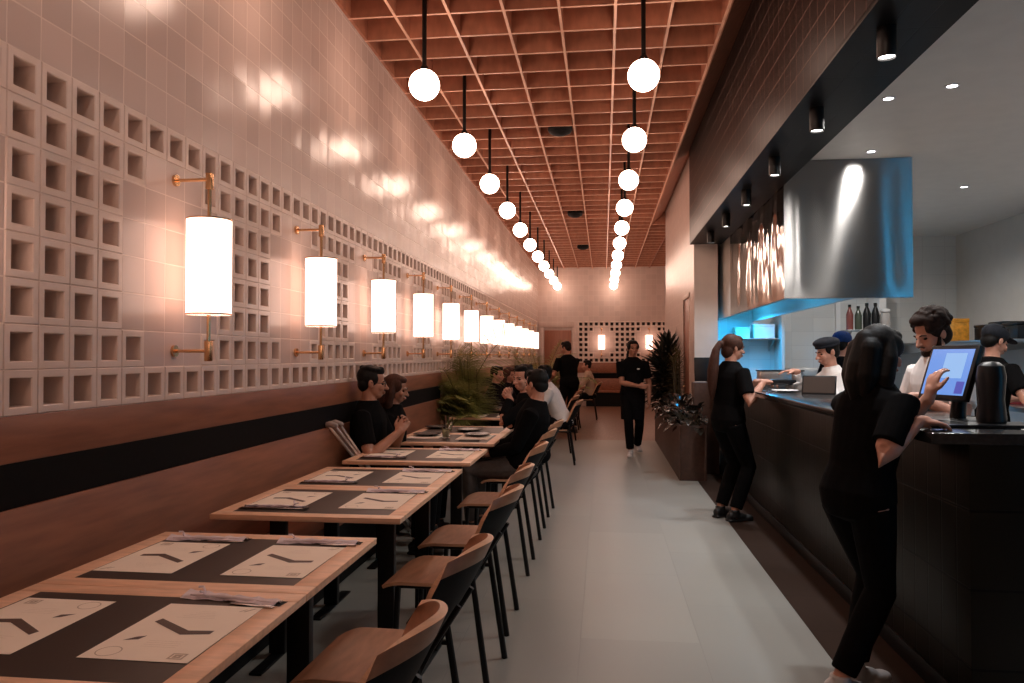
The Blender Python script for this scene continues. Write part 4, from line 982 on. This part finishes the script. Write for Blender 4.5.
def bottle(x, y, z, r, h, m, lab, nm='bottle', cat='bottle', grp='bottles on the kitchen shelf'):
    t = thing(nm, lab, cat, (x, y, z), 0, grp); MB().lathe([(0, 0), (r, 0), (r*1.02, h*.6), (r*.6, h*.78), (r*.38, h*.84), (r*.38, h*.9), (0, h*.9)], (0, 0, 0), 20).build('container', M[m], t)
    MB().lathe([(0, h*.9), (r*.45, h*.9), (r*.45, h), (0, h)], (0, 0, 0), 16).build('cap', M['black'], t)
for x, r, h, m, lab in ((3.29, .045, .34, 'bottle_red', 'red-brown bottle at the left end of the kitchen shelf'), (3.40, .045, .32, 'bottle_green', 'green bottle beside the red-brown one'),
                        (3.51, .05, .36, 'plastic', 'black bottle beside the green one'), (3.62, .05, .36, 'plastic', 'second black bottle, before the pale jar')):
    bottle(x, 10.70, 1.801, r, h, m, lab)
simple_box('storage_jar', 'pale jar at the right end of the bottle shelf', 'jar', (3.68, 10.62, 1.801), (3.79, 10.74, 2.08), 'jar', 'white', .03)
shelf('wall_shelf', 'long steel shelf by the kitchen side wall, behind the cooks', 3.94, 4.94, 8.0, 11.3, 1.62)
simple_box('storage_box', 'orange-yellow box on the long steel shelf', 'box', (3.98, 9.25, 1.621), (4.15, 9.45, 1.88), 'orange')
for i, (x, y) in enumerate(((4.20, 8.95), (4.20, 8.62), (4.18, 8.29))): simple_box('tray_stack', f'black tray stack on the long steel shelf, {ORD[i]} counting from the orange box', 'trays', (x, y, 1.621), (x+.40, y+.30, 1.80+.02*(i % 2)), 'plastic', None, .01, 'black trays on the steel shelf')
simple_box('storage_box', 'white box on the long steel shelf at the edge of the photo', 'box', (4.30, 8.02, 1.621), (4.44, 8.16, 1.78), 'white')
o = MB().box((-.09, -.006, -.06), (.09, 0, .06), .002).build('wall_notice', M['white'], loc=(4.55, KY-.001, 1.46)); tag(o, 'small white notice on the kitchen rear wall', 'notice')
t = thing('prep_counter', 'steel prep counter along the kitchen rear wall', 'counter', (2.52, 10.75, 0)); MB().box((0, 0, 0), (1.18, .62, .86), .004).build('cabinet', M['steel_flat'], t); MB().box((-.01, -.03, .86), (1.2, .63, .90), .004).build('worktop', M['steel_flat'], t); MB().box((-.02, .61, .90), (1.15, .63, 1.28), .003).build('backsplash', M['steel_flat'], t)
t = thing('prep_table', 'steel prep table in front of the cook in black', 'table', (3.29, 5.7, 0)); MB().box((0, 0, 1.0), (.8, 1.7, 1.04), .004).build('worktop', M['steel_flat'], t)
for x, y in ((.05, .05), (.75, .05), (.05, 1.65), (.75, 1.65)): MB().tube([(x, y, 0), (x, y, 1.0)], .02, 10).build('leg', M['steel_flat'], t)
MB().box((.05, .05, .3), (.75, 1.65, .32), .003).build('lower_shelf', M['steel_flat'], t)
simple_box('storage_box', 'dark red box on the prep table in front of the cook in black', 'box', (3.36, 6.90, 1.041), (3.56, 7.12, 1.26), 'red')
o = MB().lathe([(0, 0), (.05, 0), (.10, .012), (.105, .018), (.05, .008), (0, .008)], (0, 0, 0), 28).build('serving_plate', M['white'], loc=(3.44, 6.42, 1.041)); tag(o, 'white plate on the prep table under the hands of the cook in black', 'plate')

# ---------------------------------------------------------------- planters and plants
def planter(lab, a, b, m='planter'):
    t = thing('planter_box', lab, 'planter', ((a[0]+b[0])/2, (a[1]+b[1])/2, 0)); w, d, h = (b[0]-a[0])/2, (b[1]-a[1])/2, b[2]
    mb = MB()
    mb.box((-w, -d, 0), (-w+.025, d, h), .003); mb.box((w-.025, -d, 0), (w, d, h), .003); mb.box((-w+.025, -d, 0), (w-.025, -d+.025, h), .003); mb.box((-w+.025, d-.025, 0), (w-.025, d, h), .003); mb.box((-w+.02, -d+.02, .0), (w-.02, d-.02, .02))
    mb.build('box', M[m], t); MB().box((-w+.025, -d+.025, .02), (w-.025, d-.025, h-.05)).build('soil', M['soil'], t); return t
def leafblade(mb, p, d, up, L, wd, bend=.3, n=5, fold=.25):
    """a tapering leaf with a folded midrib"""
    d = d.normalized(); s = d.cross(up); s = s.normalized() if s.length > 1e-4 else d.orthogonal().normalized(); nrm = s.cross(d)
    l = []; c = []; r = []; q = V(p)
    for i in range(n+1):
        f = i/n; wv = wd*(sin(pi*min(1, .12+f*.88))**.8)*(1 if f < 1 else 0)+.0004
        dd = (d-V((0, 0, 1))*bend*f).normalized()
        if i: q = q+dd*L/n
        c.append(mb.bm.verts.new(q)); l.append(mb.bm.verts.new(q+s*wv/2+nrm*wv*fold)); r.append(mb.bm.verts.new(q-s*wv/2+nrm*wv*fold))
    for i in range(n):
        mb.bm.faces.new((c[i], c[i+1], l[i+1], l[i])); mb.bm.faces.new((r[i], r[i+1], c[i+1], c[i]))
def frond(fm, stm, base, az, el, L, droop, rnd, nl=36, ll=.26, lw=.014, ref=(0, 0, 1)):
    d = V((cos(az)*cos(el), sin(az)*cos(el), sin(el))); p = V(base); pts = [p.copy()]; n = 16; dirs = [d.copy()]
    for i in range(n):
        d = (d-V((0, 0, 1))*droop*(i/n)/n*2.2).normalized(); p = p+d*L/n; pts.append(p.copy()); dirs.append(d.copy())
    stm.tube(pts, [.007*(1-.8*i/n)+.001 for i in range(n+1)], 5)
    for k in range(nl):
        f = .22+.78*k/(nl-1); i = min(n-1, int(f*n)); g = f*n-i; q = pts[i].lerp(pts[i+1], g); d = dirs[i]
        s = d.cross(V(ref)).normalized()
        for sg in (-1, 1):
            dl = (s*sg*1.0+d*(.30+.6*f*f)+V((0, 0, .05))+V((rnd.uniform(-.1, .1), rnd.uniform(-.1, .1), rnd.uniform(-.1, .1))))
            leafblade(fm, q, dl, V((0, 0, 1)), ll*(.55+.9*sin(pi*min(.97, .15+f*.8)))*rnd.uniform(.85, 1.1), lw, .55, 4, .2)
def palm(lab, loc, n, Lr, seed, elr=(.35, 1.45), ll=.26, azr=(0, 2*pi), wall=True, mat='leaf', grp=None):
    t = thing('potted_palm', lab, 'plant', loc, 0, grp); rnd = random.Random(seed); fm = MB(); sm_ = MB()
    for i in range(n):
        az = azr[0]+(azr[1]-azr[0])*((i*.618) % 1); el = rnd.uniform(*elr)
        frond(fm, sm_, (rnd.uniform(-.10, .10), rnd.uniform(-.15, .15), 0), az, el, rnd.uniform(*Lr), rnd.uniform(.5, 1.1), rnd, ll=ll)
    if wall:
        lim = WX+.02-loc[0]
        for v in list(fm.bm.verts)+list(sm_.bm.verts):
            if v.co.x < lim: v.co.x = lim+abs(v.co.x-lim)*.12
    fm.build('fronds', M[mat], t, smooth=0, recalc=False); sm_.build('stems', M['stem'], t); return t
planter('dark planter box under the palm at the bench end', (-1.88, 9.0, 0), (-1.0, 9.85, .55), 'black_matte')
palm('bushy green palm between the bench and the far guests', (-1.60, 9.15, .50), 110, (.50, .92), 4, (.50, 1.52), .20, azr=(1.75, 5.0))
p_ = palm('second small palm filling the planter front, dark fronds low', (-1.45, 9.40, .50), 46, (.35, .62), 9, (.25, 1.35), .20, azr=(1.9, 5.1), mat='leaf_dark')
p_ = thing('palm_frond_plant', 'tall single-stem palm whose long frond crosses the lit sconces', 'plant', (-1.66, 9.3, .5)); fm = MB(); sm_ = MB(); rnd = random.Random(5)
sm_.tube([(0, 0, 0), (.02, 0, .3), (.0, 0, .54)], [.02, .016, .012], 8)
for az, el, L, dr in ((-.1, 1.12, .95, 1.0), (2.9, 1.35, .5, .9), (-1.5, 1.3, .5, .9)): frond(fm, sm_, (0, 0, .50), az, el, L, dr, rnd, 24, .27, .022, (.15, 1, .1))
for v in list(fm.bm.verts): 
    if v.co.x < -.20: v.co.x = -.20
fm.build('fronds', M['leaf'], p_, smooth=0, recalc=False); sm_.build('stems', M['stem'], p_)
planter('dark planter box under the second palm, far along the bench', (-1.7, 15.75, 0), (-1.0, 16.5, .6), 'black_matte')
palm('smaller green palm far along the bench by the standing server', (-1.35, 16.1, .55), 30, (.8, 1.35), 12, (.45, 1.4), .30, wall=True)
planter('long low wooden planter box in front of the right-hand wall', (.875, 9.05, 0), (1.185, 13.3, .64))
# tall dark spiky plants
def spiky(lab, loc, h, n, L, seed, mat='leaf_dark', grp='tall plants in the long planter', w=.05, nm='dracaena_plant'):
    t = thing(nm, lab, 'plant', loc, 0, grp); rnd = random.Random(seed); fm = MB(); sm_ = MB()
    for c in range(3):
        bx, by = rnd.uniform(-.07, .07), rnd.uniform(-.3, .3); hh = h*rnd.uniform(.6, 1)
        sm_.tube([(bx, by, 0), (bx*1.2, by*1.1, hh)], [.018, .012], 7)
        for i in range(n):
            f = (i/n)**.8; z = hh*(.25+.75*f); az = i*2.4+c; el = -.1+1.35*f**2+rnd.uniform(-.2, .2)
            d = V((cos(az)*cos(el), sin(az)*cos(el), sin(el)))
            leafblade(fm, V((bx*1.1, by, z)), d, V((0, 0, 1)), L*rnd.uniform(.7, 1.1), w, .4, 5, .25)
    for v in fm.bm.verts:
        lim = 1.19-loc[0]
        if v.co.x > lim: v.co.x = lim-.004
    fm.build('leaves', M[mat], t, smooth=0, recalc=False); sm_.build('stems', M['stem'], t); return t
spiky('tall dark spiky plant in the long planter, by the waitress', (.98, 12.35, .58), 1.05, 50, .46, 3, w=.078)
spiky('tall dark spiky plant in the long planter, set behind the first', (1.02, 12.9, .58), 1.05, 46, .46, 8, w=.078)
spiky('feathery yellowish plant in the long planter against the wall', (1.09, 11.3, .58), .95, 60, .24, 5, 'leaf_feather', 'tall plants in the long planter', .012, 'feathery_plant')
def lowplant(lab, loc, seed, mat):
    t = thing('leafy_plant', lab, 'plant', loc, 0, 'low leafy plants in the long planter'); rnd = random.Random(seed); fm = MB(); sm_ = MB()
    for i in range(30):
        az = i*2.4; el = rnd.uniform(.1, 1.3); L = rnd.uniform(.10, .30); d = V((cos(az)*cos(el)*.8, sin(az)*cos(el)*1.3, sin(el)))
        sm_.tube([(0, 0, 0), d*L*.6, d*L], .004, 5)
        leafblade(fm, d*L, (d+V((0, 0, -.25))), V((0, 0, 1)), rnd.uniform(.14, .22), rnd.uniform(.08, .12), .9, 5, .18)
    for v in fm.bm.verts:
        lim = 1.19-loc[0]
        if v.co.x > lim: v.co.x = lim-.004
    fm.build('leaves', M[mat], t, smooth=60, recalc=False); sm_.build('stems', M['stem'], t)
LP = ['at the near corner', 'second from the near corner', 'third from the near corner', 'fourth from the near corner', 'fifth, before the feathery plant', 'sixth, beside the feathery plant', 'seventh, before the spiky plants', 'eighth, at the foot of the spiky plants']
for i in range(8): lowplant('low glossy-leaved plant in the long planter, '+LP[i], (1.02+.03*(-1)**i, 9.25+.46*i, .58), 30+i, 'leaf_shiny')

# ---------------------------------------------------------------- camera, view
cd = bpy.data.cameras.new('camera'); co = bpy.data.objects.new('camera', cd); col.objects.link(co)
cd.sensor_width = 36; cd.lens = 761/1024*36; cd.clip_start = .05; cd.clip_end = 100
pt = math.atan(14.5/761); th = math.atan(91.5/761*cos(pt))
co.location = (0, 0, 1.45); co.rotation_euler = (pi/2+pt, 0, th)
sc.camera = co
w = bpy.data.worlds.new('world'); sc.world = w; w.use_nodes = True
w.node_tree.nodes['Background'].inputs[0].default_value = (.9, .6, .5, 1); w.node_tree.nodes['Background'].inputs[1].default_value = .006
vs = sc.view_settings; vs.view_transform = 'Standard'; vs.look = 'None'; vs.exposure = .9; vs.gamma = 1; vs.use_curve_mapping = False
sc.cycles.max_bounces = 8; sc.cycles.diffuse_bounces = 4
